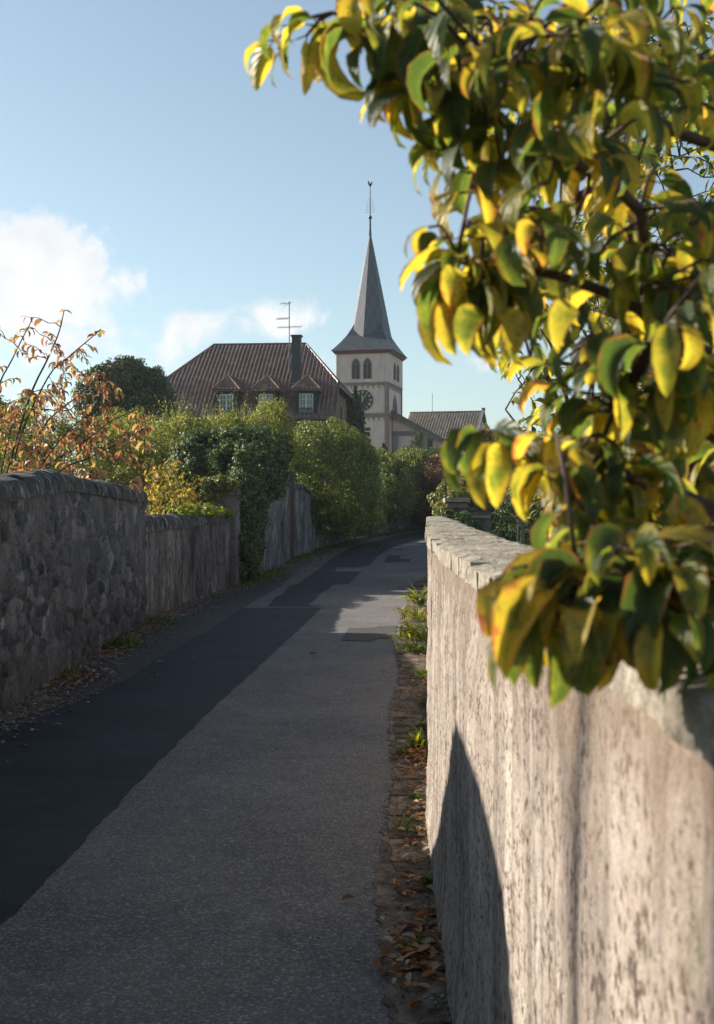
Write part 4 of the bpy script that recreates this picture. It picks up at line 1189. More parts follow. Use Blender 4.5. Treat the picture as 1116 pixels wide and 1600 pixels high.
# ------------------------------------------------------------------ hedges, shrubs and trees of the left side
bush('ivy_bush', 'dark ivy mass spilling down the wall between the ivy pier and the high plastered wall', 'ivy', (-2.9,29.3,0),
     [B_(365,722,31,1.05,1.3,.75), B_(398,702,33,.75,1.0,.5), B_(322,722,31,.7,1.0,.65), B_(385,790,28.75,.33,.6,1.25), B_(383,862,28.5,.27,.45,.62), B_(402,742,30,.55,.8,.6), B_(312,735,32,.6,.9,.5)],
     'ivy', 1150, .16, 60, .075, .065, 21, .3, .02, 8, extra=shoots(300,425,lambda p: 690+.008*(p-370)**2+5*math.sin(p*.3), 30, 33, 90, .4, .085, .05, 12))
bush('ivy_clump', 'pale edged ivy clump sitting on top of the sandstone gate pier', 'ivy', (-2.85,27.4,1.9),
     [B_(345,757,27.3,.34,.28,.14), B_(327,780,27.1,.15,.2,.34)], 'ivylight', 150, .07, 26, .06, .05, 22, .2, 1.4, 3, stemr=.012)
bush('ivy_clump', 'green ivy trailing over the coping of the low plastered wall', 'ivy', (-3.0,25.2,1.5),
     [B_(318,800,25.3,.30,.9,.10), B_(285,801,23.6,.22,.7,.07), B_(340,803,26.6,.25,.5,.10)], 'weed', 130, .07, 22, .07, .055, 23, .2, 1.42, 4, stemr=.012)
bush('hedge_bush', 'big rounded green hedge bush overhanging the lane beyond the plastered walls', 'hedge', (-2.3,48,.2),
     [B_(508,745,46.5,1.75,2.2,1.75), B_(546,772,49,1.05,2.0,1.6), B_(492,700,46,.8,1.3,.75), B_(556,715,49,.5,1,.5), B_(470,716,45,1.0,1.5,.9), B_(533,722,47.5,1.1,1.5,1.2), B_(520,810,47.5,.9,1.3,1.0), B_(570,800,51,.75,1.5,1.1)],
     'hedge', 1500, .21, 58, .085, .06, 24, .3, .9, 9, extra=shoots(448,575,lambda p: 697+.006*(p-500)**2+6*math.sin(p*.21)+4*math.sin(p*.53), 45, 49, 130, .5, .10, .05, 14))
bush('hedge_bush', 'dark hedge bush at the far bend left of the ivy draped hedge', 'hedge', (.8,60,.8),
     [B_(610,765,58,1.0,1.5,1.25), B_(640,745,61,.9,1.5,1.2), B_(588,735,59,.8,1.3,.8)], 'hedge', 700, .22, 50, .1, .07, 25, .3, 1.2, 6, extra=shoots(570,660,lambda p: 726+7*math.sin(p*.17)+4*math.sin(p*.41), 57, 61, 80, .6, .12, .06, 12))
bush('hedge_bush', 'dark ivy draped hedge where the lane disappears round the bend', 'hedge', (3.4,65,1),
     [B_(665,765,63,.9,1.5,1.6), B_(650,790,62,1.0,1.5,.9), B_(690,750,66,1.2,1.5,1.3), B_(662,728,66,1.1,1.5,.8)], 'ivy', 900, .24, 50, .1, .08, 26, .3, 1.0, 6)
bush('hedge_bush', 'hedge bush below the red leafed shrub behind the right wall', 'hedge', (6,66,1),
     [B_(725,775,60,1.3,1.5,1.1), B_(765,770,58,1.2,1.5,1.3), B_(740,742,66,1.6,1.5,1.0), B_(800,780,56,1.3,1.5,1.2)], 'hedge', 900, .24, 46, .1, .07, 27, .3, 1.2, 6)
bush('leafy_shrub', 'pale green shrub against the church wall between tower and nave', 'shrub', (2.6,78,2),
     [B_(640,734,76,1.6,1.4,1.0), B_(605,738,74,1.0,1.2,.9), B_(690,736,78,1.5,1.4,.9), B_(652,700,77,.22,.25,.75)], 'willow', 520, .25, 40, .13, .06, 28, .3, 2.2, 6)
bush('leafy_shrub', 'light green shrub right of the red leafed shrub below the nave', 'shrub', (6.2,78,2),
     [B_(732,728,75,1.2,1.2,.9), B_(768,706,74,.9,1.2,1.3)], 'willow', 320, .25, 40, .13, .06, 29, .3, 2.2, 6)
bush('red_shrub', 'small red leafed shrub below the nave of the church', 'shrub', (4.2,61,1.2),
     [B_(690,732,60,.62,.6,.48), B_(680,742,59.5,.4,.5,.4)], 'redshrub', 170, .18, 34, .11, .06, 30, .2, 2.2, 5)
bush('ivy_clump', 'bright sunlit ivy mound draped over the wall behind the short cross wall', 'ivy', (2.2,29.5,.9),
     [B_(720,780,30,.60,.9,.42), B_(700,800,28.6,.26,.7,.25), B_(745,790,31,.35,.7,.38), B_(692,806,27.2,.12,.5,.10)], 'ivylight', 420, .085, 34, .06, .045, 31, .2, 1.2, 5, stemr=.02)
bush('ivy_clump', 'dark ivy growing at the foot of the short cross wall', 'ivy', (2.0,26.6,.6),
     [(1.95,26.5,1.38,.36,.35,.20),(2.2,26.75,1.25,.3,.2,.22)], 'ivy', 120, .08, 30, .06, .05, 32, .2, .7, 4, stemr=.02)
# shrubs behind the left wall
for i, (lab, blobs, mat, nc, seed, sh) in enumerate((
    ('tall yellow green shrub with upright shoots left of the ivy mass', [B_(300,720,37,1.3,1.3,1.1), B_(318,704,38,1.0,1.2,.65), B_(284,690,38,.6,1.0,.55), B_(268,735,36,.9,1.2,1.1)], 'willow', 620, 41, (255,345,lambda p: float(np.interp(p,[255,285,310,345],[672,660,676,668]))+4*math.sin(p*.7))),
    ('leafy upright shrub in front of the dormers of the house', [B_(395,698,40,1.1,1.2,.7), B_(422,674,41,.6,1.0,.85), B_(356,684,40,.65,1.0,.6)], 'willow', 520, 42, (345,440,lambda p: float(np.interp(p,[345,362,385,412,440],[660,654,672,648,668]))+4*math.sin(p*.6))),
    ('broad yellow green shrub behind the low plastered wall', [B_(225,735,41,1.5,1.2,1.5), B_(200,700,42,1.35,1.2,1.1), B_(260,765,40,1.1,1.0,1.1)], 'willow', 620, 43, (180,270,lambda p: 680)),
    ('green shrub behind the tall rubble wall at the left edge', [B_(100,745,35,1.8,1.2,1.3), B_(150,735,36,1.5,1.2,1.2), B_(30,720,35,1.7,1.2,1.5)], 'willow', 620, 44, (60,190,lambda p: 690)))):
    c0 = blobs[0]
    bush('leafy_shrub', lab, 'shrub', (c0[0], c0[1], .25), blobs, mat, nc, .2, 46, .10, .04, seed, .3, .6, 8,
         extra=shoots(sh[0], sh[1], sh[2], c0[1]-.8, c0[1]+.8, 60, .9), stemr=.03)
bush('yellow_shrub', 'yellow leafed shrub glowing above the low plastered wall', 'shrub', (-3.9,27.4,.25),
     [B_(268,762,27.5,.48,.4,.46), B_(245,785,27,.4,.4,.35), B_(292,785,28,.35,.4,.25)], 'yellowleaf', 130, .13, 9, .11, .06, 45, .1, 1.0, 9, droop=1.2, stemr=.015)
# dark round tree
def round_tree(name, label, base, blobs, mat, nc, cr, per, L, seed, trunk_r=.2):
    r = np.random.default_rng(seed); t = thing(name, label, 'tree', base)
    P, nn, cl = crown_pts(blobs, nc, cr, per, r, .3)
    s = r.uniform(.6,1.3,len(P)); V, Fc = leaf_quads(P, nn, L*s, L*.62*s, r, .4)
    mesh_np('crown', V, Fc, M[mat], t)
    mb = MB(); b = Vector(base); top = Vector(blobs[0][:3])
    mb.tube([b, b.lerp(top,.35), b.lerp(top,.7), top], [trunk_r, trunk_r*.8, trunk_r*.55, trunk_r*.2], 8)
    for i in r.choice(len(cl), 14): 
        a = b.lerp(top, r.uniform(.45,.85)); e = Vector(cl[i]); mb.tube([a, a.lerp(e,.5)+Vector((0,0,.15)), e], [trunk_r*.4, trunk_r*.25, .02], 5)
    mb.build('trunk', M['bark'], t, world=True)
    return t
round_tree('round_tree', 'dark round crowned tree left of the big house', (-11.2,63,1), [B_(192,625,62,2.0,1.8,1.75), B_(228,625,63,1.1,1.2,1.3), B_(160,610,61,1.0,1.2,1.0), B_(205,590,62,1.3,1.2,.75), B_(240,660,62,.8,1.0,1.5)], 'darktree', 900, .26, 52, .13, 51)
# trees and bushes far to the left and right, and behind the lawn
round_tree('round_tree', 'round green tree outside the left edge beyond the shrubs', (-19.5,66,1), [B_(-30,690,64,2.6,2,2.2)], 'hedge', 400, .35, 40, .17, 52)
for i, (px, py, Y, rr, lab) in enumerate(((850,745,70,2.6,'dark garden tree behind the lawn seen through the dogwood leaves'), (960,720,80,3.6,'broad garden tree far behind the lawn on the right'), (1090,740,60,3.2,'garden tree at the right edge behind the lawn'))):
    p = at(px, py, Y)
    round_tree('garden_tree', lab, (p.x, p.y, gzf(Y)+.6), [(p.x,p.y,p.z,rr,rr,rr*.85), (p.x+rr*.6,p.y,p.z-.6,rr*.7,rr*.7,rr*.6), (p.x-rr*.5,p.y-1,p.z-1.2,rr*.8,rr*.7,rr*.7)], 'darktree', 420, .4, 46, .2, 60+i)
bush('hedge_bush', 'dark clipped hedge along the back of the lawn on the right', 'hedge', (8,40,.6),
     [B_(815,800,38,1.2,1.2,1.0), B_(880,790,40,1.6,1.3,1.2), B_(960,790,40,1.6,1.3,1.2), B_(1050,780,40,1.8,1.3,1.3)], 'ivy', 700, .24, 44, .1, .07, 64, .3, .7, 6)
# conifer
def conifer(label, base, H, Rw, seed, n=70):
    r = np.random.default_rng(seed); t = thing('conifer', label, 'tree', base)
    b = Vector(base); mb = MB(); mb.tube([b, b+Vector((0,0,H*.6)), b+Vector((0,0,H))], [.16,.08,.015], 7)
    Vs = []; Fs = []; off = 0
    for k in range(n):
        f = (k+.5)/n; z = H*(.22+.76*f**.9); a = k*2.4+r.uniform(-.3,.3); ln = Rw*(1-f)**1.15*r.uniform(.55,1.15)+.07
        d = Vector((math.cos(a), math.sin(a), .12)); p0 = b+Vector((0,0,z))
        pts = [p0, p0+d*ln*.5, p0+d*ln+Vector((0,0,-.12*ln+.03))]
        mb.tube(pts, [.03,.018,.006], 4)
        m = int(18+190*ln)
        for j in range(m):
            u = r.uniform(.12,1.05); q = p0.lerp(pts[2], min(u,1)) 
            side = Vector((-math.sin(a), math.cos(a), 0))*r.uniform(-.24,.24)*ln*(1.15-u)
            Vs.append(tuple(q+side+Vector((0,0,r.uniform(-.14,.05)))))
    P = np.array(Vs); nn = unit(r.normal(size=P.shape)*.9+np.array([0,0,.7])); s = r.uniform(.7,1.2,len(P))
    V, Fc = leaf_quads(P, nn, .15*s, .055*s, r, .4); mesh_np('needles', V, Fc, M['conifer'], t)
    mb.build('trunk', M['bark'], t, world=True)
p = at(555, 720, 84)
conifer('dark conifer with a thin leader standing in front of the clock tower', (p.x, p.y, gzf(84)), 10.0-gzf(84), 2.3, 71, 110)
p = at(595, 720, 80)
conifer('low dark conifer spreading at the foot of the church tower', (p.x+.2, p.y, gzf(80)), 5.9-gzf(80), 2.4, 72, 60)

# ------------------------------------------------------------------ curved drooping leaves (dogwood, autumn tree, litter)
def curved_leaves(P, az, p0, bend, L, Wd, fold, roll, K=7, cross=(-1,-.5,0,.5,1), wavy=.0, r=None):
    n = len(P); C = len(cross); cr_ = np.array(cross)
    s = np.linspace(0,1,K+1)
    pitch = p0[:,None] - bend[:,None]*s[None,:]**1.2
    dh = np.cos(pitch); dz = np.sin(pitch)
    h = np.concatenate([np.zeros((n,1)), np.cumsum((dh[:,1:]+dh[:,:-1])/2, 1)], 1)/K*L[:,None]
    z = np.concatenate([np.zeros((n,1)), np.cumsum((dz[:,1:]+dz[:,:-1])/2, 1)], 1)/K*L[:,None]
    ca, sa = np.cos(az), np.sin(az)
    cen = np.stack([P[:,0,None]+h*ca[:,None], P[:,1,None]+h*sa[:,None], P[:,2,None]+z], -1)   # n,K+1,3
    fwd = np.stack([dh*ca[:,None], dh*sa[:,None], dz], -1)
    side = np.stack([-sa, ca, np.zeros(n)], -1)[:,None,:]*np.ones((1,K+1,1))
    nor = np.cross(fwd, side); 
    cr0, sr = np.cos(roll)[:,None,None], np.sin(roll)[:,None,None]
    side, nor = side*cr0+nor*sr, nor*cr0-side*sr
    prof = np.sin(np.pi*np.clip(s,0,1)**.82)**.85; prof[0] = .06; prof[-1] = .0
    w = (Wd[:,None]*.5*prof[None,:])[:,:,None,None]
    o = cr_[None,None,:,None]
    lift = np.abs(o)**1.3*w*fold[:,None,None,None]
    V = cen[:,:,None,:] + side[:,:,None,:]*w*o*np.cos(fold[:,None,None,None]*.6) + nor[:,:,None,:]*lift
    if wavy: V = V + nor[:,:,None,:]*(np.sin(s*17)[None,:,None,None]*np.abs(o)*w*wavy)
    V = V.reshape(-1,3)
    idx = np.arange((K+1)*C).reshape(K+1,C)
    q = np.stack([idx[:-1,:-1], idx[:-1,1:], idx[1:,1:], idx[1:,:-1]], -1).reshape(-1,4)
    Fc = (q[None]+(np.arange(n)*(K+1)*C)[:,None,None]).reshape(-1,4)
    uv = np.tile(np.stack([np.tile((cr_+1)/2, (K+1,1)), np.tile(s[:,None],(1,C))], -1).reshape(-1,2), (n,1))
    return V, Fc, uv

class Shrub:
    """collects twigs and leaves of one woody plant"""
    def __init__(s, seed): s.mb = MB(); s.P=[]; s.az=[]; s.p0=[]; s.bend=[]; s.L=[]; s.W=[]; s.fold=[]; s.roll=[]; s.r = random.Random(seed); s.nodes = []; s.k = 1.0
    def leaf(s, p, az, L, p0=.3, bend=1.7, wr=.5, roll=None):
        r = s.r; s.P.append(tuple(p)); s.az.append(az); s.p0.append(p0+r.uniform(-.25,.25)); s.bend.append(bend*r.uniform(.75,1.2)); L = L*s.k; s.L.append(L); s.W.append(L*wr*r.uniform(.85,1.1))
        s.fold.append(r.uniform(.1,.85)); s.roll.append(r.uniform(-.9,.9) if roll is None else roll)
    def branch(s, pts, r0, r1, n=6):
        m = len(pts); rs = [r0+(r1-r0)*i/(m-1) for i in range(m)]; s.mb.tube(pts, rs, n); s.nodes += [Vector(p) for p in pts]
    def twig_leaves(s, a, b, L, k=3, wr=.5, petiole=.012, tr=.0016, bend=1.7):
        """twig from a to b carrying k opposite pairs and a terminal pair"""
        a = Vector(a); b = Vector(b); r = s.r
        mid = a.lerp(b,.5)+Vector((0,0,(b-a).length*.10))
        s.mb.tube([a, mid, b], [tr*1.5, tr*1.2, tr], 5)
        base_az = math.atan2(b.y-a.y, b.x-a.x)
        for j in range(k+1):
            t = (j+1)/(k+1); p = a.lerp(mid, t*2) if t < .5 else mid.lerp(b, t*2-1)
            for sg in (-1,1):
                az = base_az + sg*(r.uniform(.6,1.5) if j < k else r.uniform(.2,.7)); ln = L*r.uniform(.7,1.15)*(1 if j < k else .85)
                az_ = az; q = p+Vector((math.cos(az)*petiole, math.sin(az)*petiole, -.002)); s.mb.tube([p, q], [tr*.6, tr*.5], 4)
                s.leaf(q, az, ln, r.uniform(-.6,.35), bend, wr)
    def finish(s, t, leafmat, barkmat='twig', K=7, cross=(-1,-.5,0,.5,1), wavy=.10):
        A = lambda v: np.array(v, float)
        V, Fc, uv = curved_leaves(A(s.P), A(s.az), A(s.p0), A(s.bend), A(s.L), A(s.W), A(s.fold), A(s.roll), K, cross, wavy)
        mesh_np('foliage', V, Fc, M[leafmat], t, smooth=True, uv=uv)
        s.mb.build('branches', M[barkmat], t, world=True, smooth=True)

# --- near dogwood: trunk stands on the garden side of the wall, boughs reach up and over the coping
dog = thing('dogwood', 'dogwood bush with drooping yellow and green leaves hanging over the right wall', 'shrub', (1.5, 1.9, .62))
D = Shrub(5); D.k = 1.0
root = Vector((1.5,1.9,.6))
def bough(pts, r0, r1): 
    # smooth through the points
    P = [Vector(p) for p in pts]; out = []
    for i in range(len(P)-1):
        a = P[max(i-1,0)]; b = P[i]; c = P[i+1]; d = P[min(i+2,len(P)-1)]
        for t in (0,.25,.5,.75):
            out.append(.5*((2*b)+(c-a)*t+(2*a-5*b+4*c-d)*t*t+(3*b-a-3*c+d)*t**3))
    out.append(P[-1]); D.branch(out, r0, r1); return out
def A_(px, py, Y): return at(px, py, Y)
boughs = [
    [root, (1.35,1.8,1.6), A_(1120,560,1.55), A_(1000,330,1.4), A_(860,235,1.3), A_(740,160,1.25), A_(640,60,1.25), A_(520,20,1.25)],
    [root, (1.2,1.7,1.5), A_(1150,700,1.35), A_(1030,510,1.25), A_(900,440,1.2), A_(800,420,1.2), A_(715,400,1.2)],
    [root, (1.1,1.6,1.3), A_(1120,800,1.2), A_(1010,760,1.15), A_(900,700,1.15), A_(800,700,1.15), A_(745,690,1.15)],
    [root, (1.0,1.5,1.2), A_(1110,930,1.05), A_(1020,890,1.0), A_(900,880,1.0), A_(800,890,.98)],
    [root, (1.4,1.9,1.9), A_(1150,240,1.6), A_(1010,150,1.5), A_(860,60,1.45), A_(700,10,1.45)],
    [root, (1.3,2.2,1.7), A_(1090,480,1.9), A_(960,300,1.8), A_(850,330,1.75), A_(740,300,1.7)],
    [root, (1.3,2.2,1.5), A_(1060,640,1.9), A_(930,580,1.8), A_(830,560,1.8)],
    [root, (1.5,2.2,2.2), A_(1060,90,2.1), A_(930,40,2.0), A_(800,90,2.0), A_(690,70,1.9)],
]
for b in boughs: bough([Vector(p) for p in b], .011, .0022)
def nearest(p):
    p = Vector(p); return min(D.nodes, key=lambda q: (q-p).length)
# twig ends that shape the outline of the bush, with leaf length and number of leaf pairs
ends = [ (430,62,1.3,.062,2),(480,55,1.28,.066,2),(560,58,1.22,.085,2),(592,70,1.22,.08,1),(640,62,1.3,.06,2),(700,80,1.4,.06,2),
  (655,150,1.22,.075,2),(700,180,1.24,.06,2),(690,232,1.25,.07,1),(735,262,1.2,.085,2),(770,255,1.2,.08,2),(676,352,1.2,.055,1),(715,350,1.22,.06,1),
  (715,410,1.18,.07,2),(730,440,1.16,.085,2),(760,420,1.2,.07,2),(640,135,1.22,.085,2),(668,150,1.2,.08,2),(690,110,1.3,.07,2),(715,140,1.25,.07,2),(735,190,1.22,.08,2),(750,320,1.22,.08,2),(722,300,1.25,.075,2),(735,465,1.18,.085,2),(755,490,1.16,.08,2),(790,480,1.2,.08,2),(700,260,1.3,.07,2),(745,672,1.12,.062,2),(775,690,1.12,.075,3),(820,700,1.15,.08,2),
  (780,950,.96,.085,2),(815,975,.95,.09,2),(850,930,.95,.095,3),(800,905,.98,.06,1),(890,950,.95,.095,3),(925,950,.95,.09,2),(990,965,.92,.085,3),(1040,960,.92,.09,3),(880,800,1.05,.07,2),
  (1010,880,.95,.08,3),(960,900,1.0,.08,3) ]
for px, py, Y, L, k in ends:
    e = A_(px+(0 if py < 120 else 12 if py < 800 else 44), py, Y); q = nearest(e)
    v = e-q
    a = q if v.length < .16 else e - v.normalized()*.16
    if v.length >= .16: D.branch([q, q.lerp(a,.5)+Vector((0,0,.01)), a], .0024, .0018, 5)
    D.twig_leaves(a, e, L, k, .39, bend=2.3)
# inner twigs all over the bush
def left_edge(py):
    return float(np.interp(py, [-20,60,130,200,300,340,480,560,640,700,800,860,900,960], [520,560,690,690,735,745,760,800,850,860,880,900,860,830]))
rr = random.Random(99)
for k in range(215):
    py = rr.uniform(-60, 960); le = left_edge(py)
    px = le + (1170-le)*rr.random()**.9
    Y = rr.choice([rr.uniform(1.0,1.5), rr.uniform(1.4,2.2)])
    if py > 820: Y = rr.uniform(.9,1.15)
    # keep the wall's coping in view where the leaves part
    if 780 < py < 890 and px < 880: continue
    if py > 900 and px > 1040: continue
    e = A_(px, py, Y); q = nearest(e); v = e-q
    if v.length > .6: continue
    a = e - v.normalized()*min(.14, v.length)
    if v.length > .14: D.branch([q, q.lerp(a,.5)+Vector((0,0,.012)), a], .0022, .0016, 4)
    D.twig_leaves(a, e, rr.uniform(.05,.082), rr.choice([1,2,2,3]), .39, bend=2.2)
D.finish(dog, 'dogwood', 'twig')

# --- second dogwood further along the garden, its leaves in focus between the near ones
dog2 = thing('dogwood', 'small leafed green dogwood further back, seen between the big drooping leaves', 'shrub', (2.6, 7.5, .62))
nb_ = D; D = Shrub(15); root = Vector((2.4,7.2,.6))
bs = []
for pts in ([root, A_(1000,880,6.9), A_(930,740,6.6), A_(860,600,6.4), A_(815,470,6.3), A_(800,410,6.3)],
            [root, A_(1040,900,7), A_(1010,700,6.9), A_(960,480,6.9), A_(930,250,6.9), A_(900,90,6.9)],
            [root, A_(980,900,6.5), A_(900,800,6.2), A_(850,720,6.1), A_(790,640,6.1)],
            [root, A_(1080,800,7), A_(1080,500,7), A_(1040,200,7), A_(1000,20,7)],
            [root, A_(950,850,7), A_(890,640,7.2), A_(850,520,7.2), A_(790,540,7.2)]):
    bs.append(bough([Vector(p) for p in pts], .022, .004))
for k in range(300):
    py = rr.uniform(20, 880); le = float(np.interp(py, [0,400,430,560,640,700,880],[900,800,790,790,785,780,850])); px = le+(1150-le)*rr.random()
    Y = rr.uniform(6.0,7.8)
    e = A_(px, py, Y); q = nearest(e); v = e-q
    if v.length > 1.3: continue
    a = e - v.normalized()*min(.22, v.length)
    if v.length > .22: D.branch([q, q.lerp(a,.5)+Vector((0,0,.03)), a], .006, .003, 4)
    D.twig_leaves(a, e, rr.uniform(.065,.09), 3, .5, tr=.003, bend=1.1)
D.finish(dog2, 'dogwood2', 'twig', K=4, cross=(-1,0,1), wavy=0)

# --- autumn cherry behind the left wall: twigs hand laid, leaves hanging
aut = thing('autumn_tree', 'half bare tree with orange brown leaves behind the tall rubble wall', 'tree', (-5.6, 19.5, .25))
D = Shrub(25); root = Vector((-5.6,19.5,.2))
main = [
    ([root, (-5.4,19,1.2), A_(40,640,18), A_(75,560,17.6), A_(92,520,17.5), A_(100,487,17.5)], .06),
    ([root, (-5.3,19,1.2), A_(30,690,18), A_(75,590,17.6), A_(105,560,17.5), A_(140,530,17.5), A_(158,514,17.4)], .05),
    ([root, (-5.2,19,1.3), A_(60,680,18), A_(120,620,17.8), A_(160,585,17.6), A_(185,565,17.5)], .05),
    ([root, (-5.2,19,1.3), A_(60,740,18), A_(120,700,17.6), A_(170,660,17.5), A_(215,640,17.4)], .05),
    ([root, (-5.2,19,1.3), A_(80,745,18), A_(140,715,17.6), A_(190,690,17.6), A_(222,672,17.5)], .045),
    ([root, (-5.6,19,1.5), A_(-10,630,18.2), A_(20,560,18), A_(50,500,18)], .06),
    ([root, (-5.6,19,1.5), A_(-60,680,18.2), A_(-40,620,18), A_(-20,580,18)], .06),
    ([root, (-5.4,19,1.2), A_(20,660,18.4), A_(60,640,18.5), A_(110,640,18.5), A_(145,600,18.4)], .04),
    ([root, (-5.2,18.6,1.3), A_(70,720,17.2), A_(110,670,17), A_(150,640,17)], .04),
]
for pts, r0 in main: bough([Vector(p) for p in pts], r0*.35, .006)
def in_aut(px, py):
    top = np.interp(px, [-60,60,75,100,130,150,165,190,225,245],[430,470,490,545,560,570,575,610,650,690]); return py > top
for px, py in ((102,485),(96,500),(155,516),(150,524),(143,545),(120,552),(78,520),(85,540),(90,575),(130,560)):
    e = A_(px, py, 17.5+rr.uniform(-.1,.1)); q = nearest(e); D.twig_leaves(q if (e-q).length < .3 else e-(e-q).normalized()*.25, e, .13, 1, .42, tr=.004, bend=1.0)
for k in range(380):
    px = rr.uniform(-60, 245); py = rr.uniform(480, 775)
    if not in_aut(px, py): continue
    if py < 610 and rr.random() < .70: continue
    if px > 180 and rr.random() < .45: continue
    e = A_(px, py, rr.uniform(16.9,18.6)); q = nearest(e); v = e-q
    if v.length > 1.0 or v.length < .02: continue
    a = e - v.normalized()*min(.3, v.length)
    if v.length > .3: D.branch([q, q.lerp(a,.5)+Vector((0,0,.03)), a], .008, .004, 4)
    D.twig_leaves(a, e, rr.uniform(.12,.17), 2, .40, tr=.004, bend=1.7)
D.finish(aut, 'autumn', 'bark', K=4, cross=(-1,0,1), wavy=0)

# --- slim bare saplings behind the left wall (out of frame): their stems shade the right wall
for i, (x, y, h, lab) in enumerate(((-8.0,5.75,7.5,'slim bare sapling nearest the stone shed behind the left wall'), (-9.3,5.85,8.0,'slim bare sapling leaning behind the stone shed'),
                                 (-4.4,9.3,5.5,'slim bare sapling behind the middle of the tall rubble wall'), (-5.2,12.2,5.5,'slim forked sapling behind the tall rubble wall'))):
    t = thing('sapling', lab, 'tree', (x, y, .25)); mb = MB(); r_ = random.Random(80+i)
    pts = [Vector((x+r_.uniform(-.02,.02)*j, y+r_.uniform(-.014,.014)*j, .2+h*j/7)) for j in range(8)]
    mb.tube(pts, [.062-.006*j for j in range(8)], 7)
    for k in range(12):
        j = r_.uniform(2.5,7); a = pts[int(j)]; az = r_.uniform(0,6.28); l = r_.uniform(.3,.7)
        b = a+Vector((math.cos(az)*l*.5, math.sin(az)*l*.5, l)); mb.tube([a, a.lerp(b,.5)+Vector((0,0,-.04)), b], [.011,.007,.003], 5)
    mb.build('trunk', M['bark'], t, world=True)

# dry stalks beside the cross wall
t = thing('dry_stalks', 'thin dry seed stalks standing on the lawn behind the right wall', 'plant', (at(818,840,9).x, 9, .62)); mb = MB(); r_ = random.Random(8)
for k in range(6):
    p = at(812+r_.uniform(-4,14), 880, 9); e = at(812+r_.uniform(-6,12), r_.uniform(775,800), 9)
    mb.tube([p, p.lerp(e,.5)+Vector((r_.uniform(-.02,.02),0,0)), e], [.006,.005,.003], 5)
    for j in range(7): mb.sphere(p.lerp(e, r_.uniform(.55,1.0))+Vector((r_.uniform(-.03,.03),r_.uniform(-.02,.02),0)), r_.uniform(.008,.016), 5, 4)
mb.build('stalks', simple('dry_stalk', (.34,.29,.22), (.2,.17,.13), 20), t, world=True)

# ------------------------------------------------------------------ weeds, grass, litter, fallen leaves
def tuft(name, label, p, n, h, spread, mat, wr=.09, seed=1, cat='weed', group=None, lean=(0,0), broad=False):
    p = Vector(p); t = thing(name, label, cat, p, 0, group); r = np.random.default_rng(seed)
    P = np.stack([p.x+r.normal(0,spread*.35,n), p.y+r.normal(0,spread*.45,n), np.full(n, p.z+.002)], 1)
    az = r.uniform(0,2*math.pi,n); az = np.arctan2(np.sin(az)+lean[1]*1.5, np.cos(az)+lean[0]*1.5)
    L = h*r.uniform(.5,1.25,n)
    V, Fc, uv = curved_leaves(P, az, r.uniform(.75,1.45,n), r.uniform(.5,1.9,n), L, L*wr*r.uniform(.7,1.3,n), r.uniform(.2,.7,n), r.uniform(-.4,.4,n), 5, (-1,0,1))
    mesh_np('blades', V, Fc, M[mat], t, smooth=True)
    mb = MB()
    for k in range(4): mb.tube([p+Vector((random.uniform(-.3,.3)*spread, random.uniform(-.3,.3)*spread, -.01)), p+Vector((random.uniform(-.3,.3)*spread,random.uniform(-.3,.3)*spread,h*.4))], [.003,.002], 4)
    mb.build('stalk', M['weed'], t, world=True)
    return t
tuft('weed', 'bright yellow green weed tuft in the sun at the foot of the right wall', gp(652,1000,.01), 120, .26, .36, 'weed', .12, 1, lean=(-.5,0))
tuft('weed', 'dark green weed tuft in shade just before the bright one at the right wall', gp(650,1022,.01), 80, .20, .25, 'grass', .11, 2)
tuft('weed', 'yellowish weed against the wall beyond the bright tuft', gp(657,972,.01), 70, .24, .26, 'weed', .12, 3, lean=(-.3,0))
tuft('weed', 'tall weed stalk with small leaves at the far foot of the right wall', gp(656,948,.01), 46, .42, .12, 'weed', .08, 4)
tuft('weed', 'small weed at the road edge right of the sunlit patch', gp(634,958,.01), 36, .14, .22, 'weed', .14, 5)
tuft('weed', 'weed with broad blades beside the orange fallen leaves', gp(655,1172,.01), 34, .15, .09, 'weed', .16, 6, lean=(-.6,0))
tuft('weed', 'little grass tuft above the orange leaves in the gutter', gp(661,1105,.01), 40, .09, .07, 'grass', .08, 7)
tuft('weed', 'small green weed at the asphalt edge beside the orange leaves', gp(628,1180,.01), 30, .06, .06, 'grass', .16, 8)
tuft('weed', 'dark weed among brown leaves in the shaded gutter', gp(632,1300,.01), 46, .06, .10, 'grass', .16, 9)
tuft('weed', 'broad leafed dark weed at the bottom of the gutter', gp(650,1492,.01), 40, .055, .09, 'grass', .3, 10)
tuft('weed', 'broad leafed weed at the wall foot nearest the viewer', gp(695,1480,.01), 22, .06, .04, 'grass', .3, 11)
tuft('weed', 'low green weed in the shaded gutter between two patches of brown leaves', gp(648,1250,.01), 34, .05, .06, 'grass', .22, 31)
tuft('weed', 'small leafy weed at the wall foot below the pointed shadow', gp(667,1385,.01), 40, .06, .05, 'grass', .26, 32)
tuft('weed', 'thin yellow green weed on the sunlit stretch of the gutter', gp(660,1142,.01), 40, .10, .06, 'weed', .12, 33)
tuft('weed', 'weed at the wall foot just nearer than the big shaded tuft', gp(660,1060,.01), 50, .13, .10, 'grass', .14, 34)
tuft('grass_tuft', 'green grass tuft at the foot of the tall rubble wall', gp(188,1012,.01), 170, .20, .36, 'grass', .07, 12, 'grass')
tuft('grass_tuft', 'darker grass tuft where the tall wall meets the low wall', gp(240,974,.01), 150, .17, .5, 'grass', .07, 13, 'grass')
tuft('grass_tuft', 'grass tuft at the left edge below the rubble wall', gp(95,1058,.01), 130, .13, .25, 'grass', .07, 14, 'grass')
